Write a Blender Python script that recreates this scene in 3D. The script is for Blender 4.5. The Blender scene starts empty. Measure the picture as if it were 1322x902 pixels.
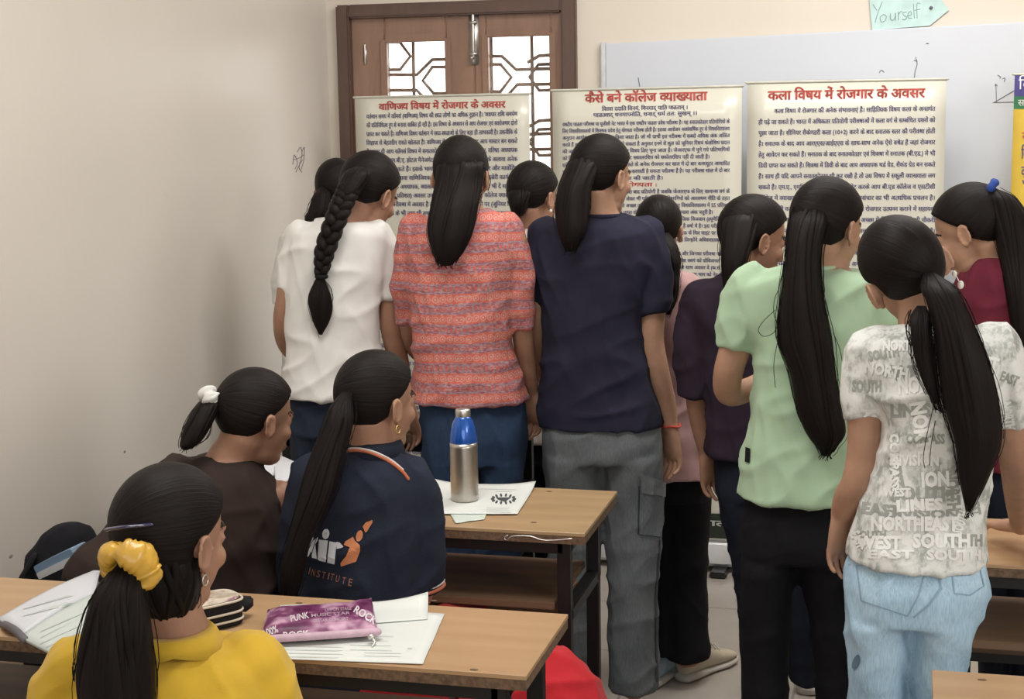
import bpy, bmesh, math, random
import numpy as np
from mathutils import Vector, Matrix, noise
from mathutils.bvhtree import BVHTree
R = math.radians
random.seed(7); np.random.seed(7)
SC = bpy.context.scene; COL = SC.collection

# ------------------------------------------------------------------ camera
FPX, CX, CY, CH = 2000.0, 661.0, 451.0, 1.6
PITCH, YAW, ROLL = R(8.56), R(14.4), R(0.9)
r0 = Vector((math.cos(YAW), math.sin(YAW), 0)); f0 = Vector((-math.sin(YAW), math.cos(YAW), 0)); u0 = Vector((0, 0, 1))
FWD = f0*math.cos(PITCH) - u0*math.sin(PITCH); UP0 = f0*math.sin(PITCH) + u0*math.cos(PITCH)
RGT = r0*math.cos(ROLL) - UP0*math.sin(ROLL); UPV = r0*math.sin(ROLL) + UP0*math.cos(ROLL)
CAM = Vector((0, 0, CH))
cd = bpy.data.cameras.new('camera'); cam = bpy.data.objects.new('camera', cd); COL.objects.link(cam)
cd.sensor_width = 36; cd.lens = FPX/1322*36; cd.clip_start = .05
M = Matrix((RGT, UPV, -FWD)).transposed().to_4x4(); M.translation = CAM; cam.matrix_world = M
SC.camera = cam
def ray(px, py): return RGT*((px-CX)/FPX) - UPV*((py-CY)/FPX) + FWD
def onY(px, py, Y): d = ray(px, py); return CAM + d*(Y/d.y)
def onZ(px, py, z): d = ray(px, py); return CAM + d*((z-CH)/d.z)
def onX(px, py, X): d = ray(px, py); return CAM + d*(X/d.x)

# ------------------------------------------------------------------ light
vs = SC.view_settings; vs.view_transform = 'Standard'; vs.look = 'None'; vs.gamma = 1; vs.exposure = -0.2; vs.use_curve_mapping = False
W = bpy.data.worlds.new('sky'); SC.world = W; W.use_nodes = True
W.node_tree.nodes['Background'].inputs[0].default_value = (1.0, .97, .93, 1); W.node_tree.nodes['Background'].inputs[1].default_value = 3.6
def area(name, loc, target, sx, sy, power, col):
    l = bpy.data.lights.new(name, 'AREA'); l.shape = 'RECTANGLE'; l.size = sx; l.size_y = sy; l.energy = power; l.color = col
    o = bpy.data.objects.new(name, l); COL.objects.link(o); o.location = loc
    o.rotation_euler = (Vector(target)-Vector(loc)).to_track_quat('-Z', 'Y').to_euler(); return o
area('rear_fill_light', (.0, -2.5, 1.7), (-.9, 4.5, 1.0), 4.4, 2.0, 82, (1, .985, .965))  # added broad fill behind the camera to soften shadows, no real window
area('overhead_fill_light', (-.9, 2.3, 2.94), (-1.3, 2.6, 0), 1.4, .6, 40, (1, .97, .93))  # added overhead fill to brighten the left wall, not a real tube
area('overhead_fill_light', (.1, 4.3, 2.94), (-.2, 5.0, .6), 1.6, .6, 56, (1, .97, .93))  # second added overhead fill, lifts the back wall and banners
area('side_fill_light', (2.9, 1.0, 2.35), (-2.1, 2.6, .9), 3.0, 1.0, 84, (1, .985, .965))  # added fill, set high to clear the heads and reach the left wall

# ------------------------------------------------------------------ materials
def nt(name):
    m = bpy.data.materials.new(name); m.use_nodes = True; t = m.node_tree
    return m, t, t.nodes['Principled BSDF']
def node(t, ty, **kw):
    n = t.nodes.new(ty)
    for k, v in kw.items(): setattr(n, k, v)
    return n
def mixc(t, fac, a, b, bt='MIX'):
    n = node(t, 'ShaderNodeMix', data_type='RGBA', blend_type=bt)
    for i, v in ((0, fac), (6, a), (7, b)):
        if hasattr(v, 'links') or hasattr(v, 'is_linked'): t.links.new(v, n.inputs[i])
        else: n.inputs[i].default_value = v if i == 0 else (*v[:3], 1)
    return n.outputs[2]
def mth(t, op, a, b=None, c=None):
    n = node(t, 'ShaderNodeMath', operation=op)
    for i, v in enumerate((a, b, c)):
        if v is None: continue
        if hasattr(v, 'is_linked'): t.links.new(v, n.inputs[i])
        else: n.inputs[i].default_value = v
    return n.outputs[0]
def coords(t, kind='Object', scale=(1, 1, 1)):
    tc = node(t, 'ShaderNodeTexCoord'); mp = node(t, 'ShaderNodeMapping'); mp.inputs['Scale'].default_value = scale
    t.links.new(tc.outputs[kind], mp.inputs[0]); return mp.outputs[0]
def noise_n(t, vec, scale, detail=3, rough=.5):
    n = node(t, 'ShaderNodeTexNoise'); n.inputs['Scale'].default_value = scale; n.inputs['Detail'].default_value = detail
    n.inputs['Roughness'].default_value = rough; t.links.new(vec, n.inputs['Vector']); return n.outputs['Fac']
def ramp(t, fac, stops):
    n = node(t, 'ShaderNodeValToRGB'); e = n.color_ramp.elements
    while len(e) < len(stops): e.new(.5)
    for q, (p, c) in zip(e, stops): q.position = p; q.color = (*c, 1) if len(c) == 3 else c
    t.links.new(fac, n.inputs[0]); return n.outputs[0]
def bump(t, bs, h, strength=.3, dist=.01):
    n = node(t, 'ShaderNodeBump'); n.inputs['Strength'].default_value = strength; n.inputs['Distance'].default_value = dist
    t.links.new(h, n.inputs['Height']); t.links.new(n.outputs[0], bs.inputs['Normal'])
def plain(name, col, rough=.6, metal=0, var=.12, vscale=18, spec=.5, coat=0):
    m, t, b = nt(name); b.inputs['Roughness'].default_value = rough; b.inputs['Metallic'].default_value = metal
    b.inputs['Specular IOR Level'].default_value = spec; b.inputs['Coat Weight'].default_value = coat
    v = coords(t); f = noise_n(t, v, vscale, 4)
    dark = tuple(c*(1-var) for c in col); lite = tuple(min(1, c*(1+var)) for c in col)
    t.links.new(ramp(t, f, [(.3, dark), (.7, lite)]), b.inputs['Base Color']); return m
def cloth(name, col, var=.16, weave=900, bstr=.25, rough=.9, sheen=.15):
    m, t, b = nt(name); b.inputs['Roughness'].default_value = rough; b.inputs['Specular IOR Level'].default_value = .2
    b.inputs['Sheen Weight'].default_value = sheen*min(1, sum(col)*.9) if sum(col) > .15 else 0
    v = coords(t); f = noise_n(t, v, 14, 5)
    dark = tuple(c*(1-var) for c in col); lite = tuple(min(1, c*(1+var)) for c in col)
    t.links.new(ramp(t, f, [(.3, dark), (.7, lite)]), b.inputs['Base Color'])
    bump(t, b, noise_n(t, v, weave, 2), bstr, .002); return m
def denim(name, col, fade):
    m, t, b = nt(name); b.inputs['Roughness'].default_value = .9; b.inputs['Specular IOR Level'].default_value = .2
    v = coords(t); f = noise_n(t, v, 7, 6, .6); g = noise_n(t, coords(t, scale=(1, 1, .12)), 420, 2)
    c = ramp(t, f, [(.32, col), (.72, fade)]); c2 = mixc(t, .22, c, ramp(t, g, [(.3, tuple(x*.5 for x in col)), (.7, tuple(min(1, x*1.4) for x in fade))]))
    t.links.new(c2, b.inputs['Base Color']); bump(t, b, g, .25, .002); return m
def wood(name, a, b_, rough=.4, scale=(1.2, 14, 14), coat=.1, ax=None):
    m, t, b = nt(name); b.inputs['Roughness'].default_value = rough; b.inputs['Coat Weight'].default_value = coat
    v = coords(t, scale=scale); w = node(t, 'ShaderNodeTexWave', wave_type='BANDS', bands_direction='Y'); w.inputs['Scale'].default_value = .55
    w.inputs['Distortion'].default_value = 6; w.inputs['Detail'].default_value = 3; w.inputs['Detail Scale'].default_value = 1.4; t.links.new(v, w.inputs[0])
    f = noise_n(t, v, 3, 5, .65); k = mth(t, 'ADD', mth(t, 'MULTIPLY', w.outputs['Fac'], .22), mth(t, 'MULTIPLY', f, .8))
    t.links.new(ramp(t, k, [(.25, a), (.8, b_)]), b.inputs['Base Color']); bump(t, b, k, .05, .002); return m
def hair_mat(name='hair', col=(.0085, .0062, .0058)):
    m, t, b = nt(name); v = coords(t, 'UV', (70, 1.6, 1)); f = noise_n(t, v, 1, 4, .7)
    t.links.new(ramp(t, f, [(.3, tuple(c*.55 for c in col)), (.75, tuple(c*1.7 for c in col))]), b.inputs['Base Color'])
    b.inputs['Roughness'].default_value = .5; b.inputs['Specular IOR Level'].default_value = .13
    bump(t, b, f, .45, .003); return m
def skin_mat(name, col):
    m, t, b = nt(name); b.inputs['Roughness'].default_value = .55; b.inputs['Specular IOR Level'].default_value = .35
    v = coords(t); f = noise_n(t, v, 22, 5); g = noise_n(t, v, 300, 2)
    t.links.new(ramp(t, f, [(.3, tuple(c*.88 for c in col)), (.7, tuple(min(1, c*1.1) for c in col))]), b.inputs['Base Color'])
    b.inputs['Subsurface Weight'].default_value = .08; b.inputs['Subsurface Radius'].default_value = (.01, .004, .002)
    bump(t, b, g, .12, .001); return m

SKIN = skin_mat('skin', (.36, .195, .128)); SKIN_DARK = skin_mat('skin_deep', (.28, .15, .10)); SKIN_LIGHT = skin_mat('skin_warm', (.42, .24, .16))
LIP = plain('lips', (.25, .12, .095), .5); EYE_W = plain('eye_white', (.7, .68, .65), .25); EYE_D = plain('eye_dark', (.015, .01, .008), .25)
HAIR = hair_mat()
def paint(name, col, rough, stain=.12, spec=.5):
    m, t, b = nt(name); b.inputs['Roughness'].default_value = rough; b.inputs['Specular IOR Level'].default_value = spec
    v = coords(t); f = noise_n(t, v, 1.3, 6, .6); g = noise_n(t, v, 9, 6, .7)
    c = ramp(t, f, [(.3, tuple(x*(1-stain) for x in col)), (.7, col)])
    c2 = mixc(t, ramp(t, g, [(.66, (0, 0, 0)), (.86, (.45, .45, .45))]), c, tuple(x*.72 for x in col))
    t.links.new(c2, b.inputs['Base Color']); bump(t, b, noise_n(t, coords(t, scale=(1, 1, 1)), 55, 3), .06, .004); return m
WALLP = paint('wall_paint', (.655, .61, .55), .32, .05); WALLB = paint('wall_paint_back', (.70, .635, .55), .45, .05)
def tile_mat():
    m, t, b = nt('floor_tile'); v = coords(t); br = node(t, 'ShaderNodeTexBrick', offset=0.0); br.inputs['Scale'].default_value = 1
    br.inputs['Brick Width'].default_value = .47; br.inputs['Row Height'].default_value = .47; br.inputs['Mortar Size'].default_value = .004
    br.inputs['Color1'].default_value = (.40, .365, .33, 1); br.inputs['Color2'].default_value = (.42, .38, .34, 1); br.inputs['Mortar'].default_value = (.14, .125, .11, 1)
    mp = node(t, 'ShaderNodeMapping'); mp.inputs['Location'].default_value = (.29, -.103, 0); t.links.new(v, mp.inputs[0]); t.links.new(mp.outputs[0], br.inputs[0])
    f = noise_n(t, v, 5, 6, .7); t.links.new(mixc(t, .35, br.outputs[0], ramp(t, f, [(.35, (.30, .26, .22)), (.7, (.46, .42, .38))])), b.inputs['Base Color'])
    b.inputs['Roughness'].default_value = .3; return m
TILE = tile_mat()

# ------------------------------------------------------------------ mesh helpers
def setp(o, label=None, cat=None, group=None, kind=None):
    if label: o['label'] = label
    if cat: o['category'] = cat
    if group: o['group'] = group
    if kind: o['kind'] = kind
    return o
def empty(name, loc, label, cat, group=None):
    o = bpy.data.objects.new(name, None); COL.objects.link(o); o.location = loc; o.empty_display_size = .05
    return setp(o, label, cat, group)
def world_loc(o):
    v = Vector((0, 0, 0))
    while o: v = v + o.location; o = o.parent
    return v
def mk(name, vf, mat, parent=None, origin=None, smooth=True, uv=None):
    """vf in world coordinates; origin = world point of the object's origin"""
    v, f = vf; v = np.asarray(v, float)
    if origin is None: origin = world_loc(parent) if parent else Vector(((v.min(0)[0]+v.max(0)[0])/2, (v.min(0)[1]+v.max(0)[1])/2, v.min(0)[2]))
    me = bpy.data.meshes.new(name); me.from_pydata((v-np.array(origin)).tolist(), [], [tuple(int(i) for i in q) for q in f]); me.update()
    for m in (mat if isinstance(mat, (list, tuple)) else [mat]): me.materials.append(m)
    if smooth: me.polygons.foreach_set('use_smooth', [True]*len(me.polygons))
    if uv is not None:
        ul = me.uv_layers.new(name='UVMap'); li = np.zeros(len(me.loops), int); me.loops.foreach_get('vertex_index', li)
        ul.data.foreach_set('uv', np.asarray(uv)[li].astype(np.float32).ravel())
    o = bpy.data.objects.new(name, me); COL.objects.link(o)
    if parent: o.parent = parent; o.location = Vector(origin) - world_loc(parent)
    else: o.location = origin
    return o
def join(parts):
    V, Fc, n = [], [], 0
    for v, f in parts:
        v = np.asarray(v, float); V.append(v); Fc += [tuple(i+n for i in q) for q in f]; n += len(v)
    return np.vstack(V), Fc
def box(x0, x1, y0, y1, z0, z1, bev=0.0, seg=2):
    bm = bmesh.new(); bmesh.ops.create_cube(bm, size=1)
    for v in bm.verts: v.co = Vector(((x0+x1)/2+v.co.x*(x1-x0), (y0+y1)/2+v.co.y*(y1-y0), (z0+z1)/2+v.co.z*(z1-z0)))
    if bev: bmesh.ops.bevel(bm, geom=bm.edges[:], offset=bev, segments=seg, affect='EDGES')
    bm.verts.index_update(); out = (np.array([v.co[:] for v in bm.verts]), [[v.index for v in f.verts] for f in bm.faces]); bm.free(); return out
def xf(vf, mat): v = np.c_[vf[0], np.ones(len(vf[0]))] @ np.array(mat).T; return v[:, :3], vf[1]
def cat(pts, k=4):
    """Catmull-Rom through rows"""
    P = np.asarray(pts, float)
    if len(P) < 3: return np.array([P[0]+(P[-1]-P[0])*i/k for i in range(k+1)])
    Q = np.vstack([2*P[0]-P[1], P, 2*P[-1]-P[-2]]); out = []
    for i in range(1, len(Q)-2):
        a, b, c, d = Q[i-1:i+3]
        for j in range(k):
            t = j/k; out.append(.5*((2*b)+(c-a)*t+(2*a-5*b+4*c-d)*t*t+(3*b-a-3*c+d)*t**3))
    out.append(P[-1]); return np.array(out)
def loft(rings, n=28, expo=2.3):
    """rings: (center, axis_a, axis_b) world vectors"""
    V = []; m = len(rings)
    for c, a, b in rings:
        for i in range(n):
            t = 2*math.pi*i/n; ct, st = math.cos(t), math.sin(t)
            V.append(np.asarray(c)+np.asarray(a)*math.copysign(abs(ct)**(2/expo), ct)+np.asarray(b)*math.copysign(abs(st)**(2/expo), st))
    Fc = [(j*n+i, j*n+(i+1) % n, (j+1)*n+(i+1) % n, (j+1)*n+i) for j in range(m-1) for i in range(n)]
    V += [np.asarray(rings[0][0]), np.asarray(rings[-1][0])]; k = m*n
    Fc += [(k, (i+1) % n, i) for i in range(n)] + [(k+1, (m-1)*n+i, (m-1)*n+(i+1) % n) for i in range(n)]
    return np.array(V), Fc
def tube(pts, rad, n=10, k=4, caps=True, flat=1.0, flat_dir=None, uvs=False):
    P = np.asarray([tuple(p) for p in pts], float); rr = np.asarray(rad if hasattr(rad, '__len__') else [rad]*len(P), float)
    D = np.c_[P, rr]
    if k > 1: D = cat(D, k)
    P, rr = D[:, :3], np.maximum(D[:, 3], 1e-5)
    if caps:
        t0 = P[0]-P[1]; t0 /= np.linalg.norm(t0)+1e-9; t1 = P[-1]-P[-2]; t1 /= np.linalg.norm(t1)+1e-9
        P = np.vstack([P[0]+t0*rr[0]*.8, P[0]+t0*rr[0]*.5, P, P[-1]+t1*rr[-1]*.5, P[-1]+t1*rr[-1]*.8]); rr = np.r_[rr[0]*.45, rr[0]*.82, rr, rr[-1]*.82, rr[-1]*.45]
    T = np.gradient(P, axis=0); T /= np.linalg.norm(T, axis=1)[:, None]+1e-9
    ref = np.array(flat_dir if flat_dir is not None else ((0, 0, 1) if abs(T[0][2]) < .9 else (1, 0, 0)), float)
    rings = []
    for p, t, r in zip(P, T, rr):
        a = ref-t*np.dot(ref, t); a /= np.linalg.norm(a)+1e-9; b = np.cross(t, a); ref = a
        rings.append((p, b*r, a*r*flat))
    v, f = loft(rings, n, 2)
    if uvs:
        m = len(rings); uv = np.array([(i/n, j/m) for j in range(m) for i in range(n)]+[(0, 0), (0, 1)]); return v, f, uv
    return v, f
def ellipsoid(c, rad, rot=None, n=18, m=12):
    V = []; Rm = np.array(rot) if rot is not None else np.eye(3)
    for j in range(1, m):
        ph = math.pi*j/m
        for i in range(n):
            th = 2*math.pi*i/n; V.append(np.asarray(c)+Rm @ (np.array((math.sin(ph)*math.cos(th), math.sin(ph)*math.sin(th), math.cos(ph)))*np.asarray(rad)))
    k = len(V); V += [np.asarray(c)+Rm @ (np.array((0, 0, 1))*rad), np.asarray(c)+Rm @ (np.array((0, 0, -1))*rad)]
    Fc = [(j*n+i, (j+1)*n+i, (j+1)*n+(i+1) % n, j*n+(i+1) % n) for j in range(m-2) for i in range(n)]
    Fc += [(k, i, (i+1) % n) for i in range(n)] + [(k+1, (m-2)*n+(i+1) % n, (m-2)*n+i) for i in range(n)]
    return np.array(V), Fc
def remesh(parts, vox, smooth=4, fac=.5):
    v, f = join(parts); me = bpy.data.meshes.new('t'); me.from_pydata(v.tolist(), [], [tuple(int(i) for i in q) for q in f])
    o = bpy.data.objects.new('t', me); COL.objects.link(o)
    bm = bmesh.new(); bm.from_mesh(me); bmesh.ops.recalc_face_normals(bm, faces=bm.faces[:]); bm.to_mesh(me); bm.free()
    q = o.modifiers.new('r', 'REMESH'); q.mode = 'VOXEL'; q.voxel_size = vox; q.adaptivity = 0
    if smooth: s = o.modifiers.new('s', 'SMOOTH'); s.factor = fac; s.iterations = smooth
    dg = bpy.context.evaluated_depsgraph_get(); ev = o.evaluated_get(dg); m2 = ev.to_mesh()
    nv = len(m2.vertices); co = np.zeros(nv*3); no = np.zeros(nv*3); m2.vertices.foreach_get('co', co); m2.vertices.foreach_get('normal', no)
    F2 = [tuple(p.vertices) for p in m2.polygons]; ev.to_mesh_clear()
    bpy.data.objects.remove(o); bpy.data.meshes.remove(me)
    return co.reshape(-1, 3), no.reshape(-1, 3), F2
def wrinkle(v, n, amp, freq=(11, 11, 7), seed=0.0):
    """drapes: soft long folds running down and across the cloth"""
    out = v.copy(); S = Vector((seed, seed*.7, seed*1.3))
    for i in range(len(v)):
        x, y, z = v[i]; m = .5+.5*noise.noise(Vector((x*4, y*4, z*4))+S)
        a = noise.noise(Vector((x*3+z*5, y*6, z*11-x*6))+S); b = noise.noise(Vector((x*16+z*5, y*14, z*4-x*3))+S*2); c = noise.noise(Vector((x*24, y*24, z*20))+S)
        r = (1-min(1, abs(a)*2.2))**2; q = (1-min(1, abs(b)*2.2))**2
        out[i] = v[i]+n[i]*amp*(1.5*m*r+1.3*(1-m)*q+.25*c-.45)
    return out

# ------------------------------------------------------------------ lettering (Devanagari needs its own joining)
_G = {}
def _text_mesh(s, off):
    c = bpy.data.curves.new('t', 'FONT'); c.body = s; c.size = 1; c.offset = off; c.resolution_u = 2
    o = bpy.data.objects.new('t', c); COL.objects.link(o); dg = bpy.context.evaluated_depsgraph_get(); ev = o.evaluated_get(dg); m = ev.to_mesh()
    v = np.array([tuple(q.co) for q in m.vertices]).reshape(-1, 3); f = [tuple(p.vertices) for p in m.polygons]; ev.to_mesh_clear(); bpy.data.objects.remove(o); return v, f
def glyph(ch, off):
    if (ch, off) in _G: return _G[(ch, off)]
    v, f = _text_mesh(ch, off) if ch != ' ' else (np.zeros((0, 3)), [])
    if ('nn', off) not in _G: a = _text_mesh('नन', 0)[0]; _G[('nn', off)] = a[:, 0].max()-a[:, 0].min()
    a = _text_mesh('न'+ch+'न', 0)[0]; adv = a[:, 0].max()-a[:, 0].min()-_G[('nn', off)]
    _G[(ch, off)] = (v, f, adv); return _G[(ch, off)]
def half(ch, off):
    k = (ch+'+', off)
    if k in _G: return _G[k]
    v, f, adv = glyph(ch, off); cut = adv-.135
    bm = bmesh.new(); vs_ = [bm.verts.new(q) for q in v]
    for q in f:
        try: bm.faces.new([vs_[i] for i in q])
        except ValueError: pass
    bmesh.ops.bisect_plane(bm, geom=bm.verts[:]+bm.edges[:]+bm.faces[:], plane_co=(cut, 0, 0), plane_no=(1, 0, 0), clear_outer=True)
    bm.verts.index_update(); _G[k] = (np.array([q.co[:] for q in bm.verts]).reshape(-1, 3), [[q.index for q in fc.verts] for fc in bm.faces], cut); bm.free(); return _G[k]
CONS = set(chr(c) for c in list(range(0x915, 0x93A))+[0x958, 0x959, 0x95A, 0x95B, 0x95C, 0x95D, 0x95E]); MATRA = set('ािीुूृेैोौॅॉंँः़')
def line_mesh(s, off=.02):
    items = []; i = 0
    while i < len(s):
        ch = s[i]
        if ch in CONS:
            cl = [ch]; i += 1
            while i+1 < len(s) and s[i] == '्' and s[i+1] in CONS: cl.append(s[i+1]); i += 2
            ms = ''
            while i < len(s) and s[i] in MATRA: ms += s[i]; i += 1
            reph = len(cl) > 1 and cl[0] == 'र'
            if reph: cl = cl[1:]
            rak = len(cl) > 1 and cl[-1] == 'र'
            if rak: cl = cl[:-1]
            if 'ि' in ms: items.append(('g', 'ि')); ms = ms.replace('ि', '')
            for c in cl[:-1]: items.append(('h', c))
            items.append(('g', cl[-1]))
            if rak: items.append(('r', ''))
            for c in ms: items.append(('g', c))
            if reph: items.append(('p', ''))
        else: items.append(('g', ch)); i += 1
    x = 0; parts = []
    for k, c in items:
        if k == 'r': parts.append((np.array([(x-.38, .03, 0), (x-.20, .16, 0), (x-.20, .23, 0), (x-.42, .07, 0)]), [(0, 1, 2, 3)])); continue
        if k == 'p': parts.append((np.array([(x-.20, .66, 0), (x-.12, .66, 0), (x-.05, .84, 0), (x-.16, .88, 0), (x-.16, .82, 0), (x-.11, .80, 0)]), [(0, 1, 2, 3, 4, 5)])); continue
        v, f, adv = half(c, off) if k == 'h' else glyph(c, off)
        if len(v): parts.append((v+np.array((x, 0, 0)), f))
        x += adv
    v, f = join(parts) if parts else (np.zeros((0, 3)), []); return v, f, x
FILLW = "इसके बाद आप प्रतियोगी परीक्षा में भी भाग लेकर अच्छा पद प्राप्त कर सकते हैं तथा नौकरी के अनेक अवसर उपलब्ध हैं विषय के साथ रोजगार भी मिल सकता है".split()
def set_line(s, x0, x1, size, bold=.02, ratio=None, rnd=random.Random(3)):
    """one line of lettering in a flat x/z frame spanning x0..x1; short lines are filled out in the middle to the usual letter width"""
    v, f, w = line_mesh(s, 0)
    if ratio:
        ws = s.split(' ')
        while (x1-x0)/w > size*ratio and len(ws) < 40:
            ws.insert(len(ws)//2, rnd.choice(FILLW)); v, f, w = line_mesh(' '.join(ws), 0)
    k = (x1-x0)/w; parts = []
    for dx, dz in ((0, 0), (bold, bold*.5), (bold*2, 0), (bold, -bold*.5)) if bold > .022 else ((0, 0), (bold*1.5, bold*.5), (bold*3, 0)):
        parts.append((np.c_[(v[:, 0]+dx)*k+x0, np.zeros(len(v)), (v[:, 1]+dz)*size], f))
    return join(parts)

# ------------------------------------------------------------------ room
DY, LX, RX, RY, CZ = 5.60, -2.14, 3.1, -2.6, 3.0
wx0, wx1, wz0, wz1 = -2.092, -1.175, .25, 2.02
def struct(name, vf, mat, label=None, smooth=False): o = mk(name, vf, mat, smooth=smooth); o['kind'] = 'structure'; return o
struct('floor', box(LX-.2, RX+.2, RY-.2, DY+.2, -.12, 0), TILE)
struct('wall_left', box(LX-.2, LX, RY, DY+.2, 0, CZ), WALLP)
struct('wall_back', join([box(LX, wx0, DY, DY+.2, 0, CZ), box(wx1, RX, DY, DY+.2, 0, CZ), box(wx0, wx1, DY, DY+.2, wz1, CZ), box(wx0, wx1, DY, DY+.2, 0, wz0)]), WALLB)
struct('wall_right', box(RX, RX+.2, RY, DY+.2, 0, CZ), WALLB)
struct('wall_rear', box(LX, RX, RY-.2, RY, 0, CZ), WALLB)
struct('ceiling', box(LX-.2, RX+.2, RY-.2, DY+.2, CZ, CZ+.12), plain('ceiling_white', (.75, .73, .70), .8))

# window: outer frame, two leaves with glass and a steel grille
TEAK = wood('teak', (.20, .112, .076), (.30, .178, .125), .38, (9, 9, 1.2), .15); TEAK_D = wood('teak_frame', (.085, .048, .036), (.13, .078, .058), .4, (9, 9, 1.2), .1)
STEEL = plain('bright_steel', (.62, .60, .57), .38, 1.0, .06); GRILL = plain('grille_paint', (.26, .19, .155), .5)
glass, gt, gb = nt('window_glass'); gb.inputs['Transmission Weight'].default_value = 1; gb.inputs['Roughness'].default_value = .02; gb.inputs['IOR'].default_value = 1.02; gb.inputs['Base Color'].default_value = (.97, .98, .97, 1)
wf = mk('window_1', join([box(wx0, wx0+.05, DY-.03, DY+.10, wz0, wz1, .006), box(wx1-.055, wx1, DY-.03, DY+.10, wz0, wz1, .006), box(wx0+.05, wx1-.055, DY-.03, DY+.10, wz1-.05, wz1, .006), box(wx0+.05, wx1-.055, DY-.03, DY+.10, wz0, wz0+.05, .006)]), TEAK_D, smooth=False); wf['kind'] = 'structure'
def leaf(x0, x1, ox0, ox1, oz1, polys):
    z0, z1 = wz0+.049, wz1-.049; ya, yb = DY+.0, DY+.05; oz0 = .5
    lf = mk('window_leaf', join([box(x0, ox0, ya, yb, z0, z1, .004), box(ox1, x1, ya, yb, z0, z1, .004), box(ox0, ox1, ya, yb, oz1, z1, .004), box(ox0, ox1, ya, yb, z0, oz0, .004),
        box(ox0, ox1, ya-.006, ya+.012, oz1-.012, oz1+.02, .003), box(ox0-.02, ox0+.006, ya-.006, ya+.012, oz0, oz1, .003), box(ox1-.006, ox1+.02, ya-.006, ya+.012, oz0, oz1, .003)]), TEAK, wf, smooth=False)
    mk('pane', box(ox0, ox1, yb-.012, yb-.007, oz0, oz1), glass, lf, smooth=False)
    gp = []
    for pl in polys:
        pts = [onY(px, py, DY+.085) for px, py in pl]; gp.append(tube(pts, .0068, 8, 1))
    mk('grille', join(gp), GRILL, lf)
    return lf
q = lambda cx, cy: (430+cx/3.005, cy/3.005)
def rep(pls, x_mirror=None):
    out = []
    for pl in pls:
        for k in range(-1, 4): out.append([q(x, y+k*252) for x, y in pl])
    return out
Lx = [[(195, 290), (325, 290), (385, 231), (445, 230)], [(195, 350), (325, 350), (340, 366), (385, 420), (445, 420)], [(445, 260), (385, 260), (348, 313), (390, 362), (445, 362)], [(195, 416), (260, 416), (300, 470), (260, 522), (195, 522)]]
Rx = [[(595, 218), (655, 218), (710, 270), (850, 266)], [(595, 250), (650, 250), (692, 300), (650, 355), (595, 355)], [(595, 395), (655, 395), (715, 328), (850, 326)], [(855, 465), (800, 468), (758, 492)], [(855, 500), (797, 502), (762, 550), (800, 603), (855, 601)]]
def clip(pls, zmin, zmax):
    out = []
    for pl in pls:
        z = [onY(px, py, DY+.085).z for px, py in pl]
        if min(z) > zmin and max(z) < zmax: out.append(pl)
    return out
la = onY(497, 50, DY); lb = onY(576, 50, DY); ra_ = onY(628, 43, DY); rb_ = onY(711, 43, DY)
zL = onY(536, 50, DY).z; zR = onY(670, 43, DY).z; vL = onY(612, 40, DY).x
lf1 = leaf(wx0+.049, vL-.0005, la.x, lb.x, zL, clip(rep(Lx), .5, zL+.02)+[[q(310, 130), q(335, 1500)]])
lf2 = leaf(vL+.0005, wx1-.054, ra_.x, rb_.x, zR, clip(rep(Rx), .5, zR+.02)+[[q(770, 118), q(792, 1500)], [q(612, 118), q(634, 1500)]])
def lathe(prof, c, n=32, axis=None):
    V = [(c[0]+r*math.cos(2*math.pi*i/n), c[1]+r*math.sin(2*math.pi*i/n), c[2]+z) for r, z in prof for i in range(n)]; m = len(prof)
    Fc = [(j*n+i, j*n+(i+1) % n, (j+1)*n+(i+1) % n, (j+1)*n+i) for j in range(m-1) for i in range(n)]
    Fc += [tuple(reversed(range(n))), tuple((m-1)*n+i for i in range(n))]; return np.array(V), Fc
a, b = onY(611, 14, DY-.01), onY(613, 83, DY-.01)
tb = mk('tower_bolt', join([box(a.x-.017, a.x+.017, DY-.012, DY-.001, b.z, a.z, .003), tube([(a.x, DY-.018, b.z+.01), (a.x, DY-.018, a.z-.01)], .006, 10, 1), box(a.x-.014, a.x+.014, DY-.026, DY-.008, b.z+.03, b.z+.045, .003), box(a.x-.014, a.x+.014, DY-.026, DY-.008, a.z-.05, a.z-.035, .003), tube([(a.x, DY-.02, b.z+.022), (a.x, DY-.045, b.z+.022)], .005, 8, 1)]), STEEL, lf2)
for px, py in ((471, 70), (733, 52)):
    c = onY(px, py, DY-.004); mk('hinge', join([tube([(c.x, DY-.003, c.z-.035), (c.x, DY-.003, c.z+.035)], .0035, 10, 1), box(c.x-.006, c.x+.006, DY-.003, DY+.001, c.z-.03, c.z+.03)]), STEEL, wf)

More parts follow.
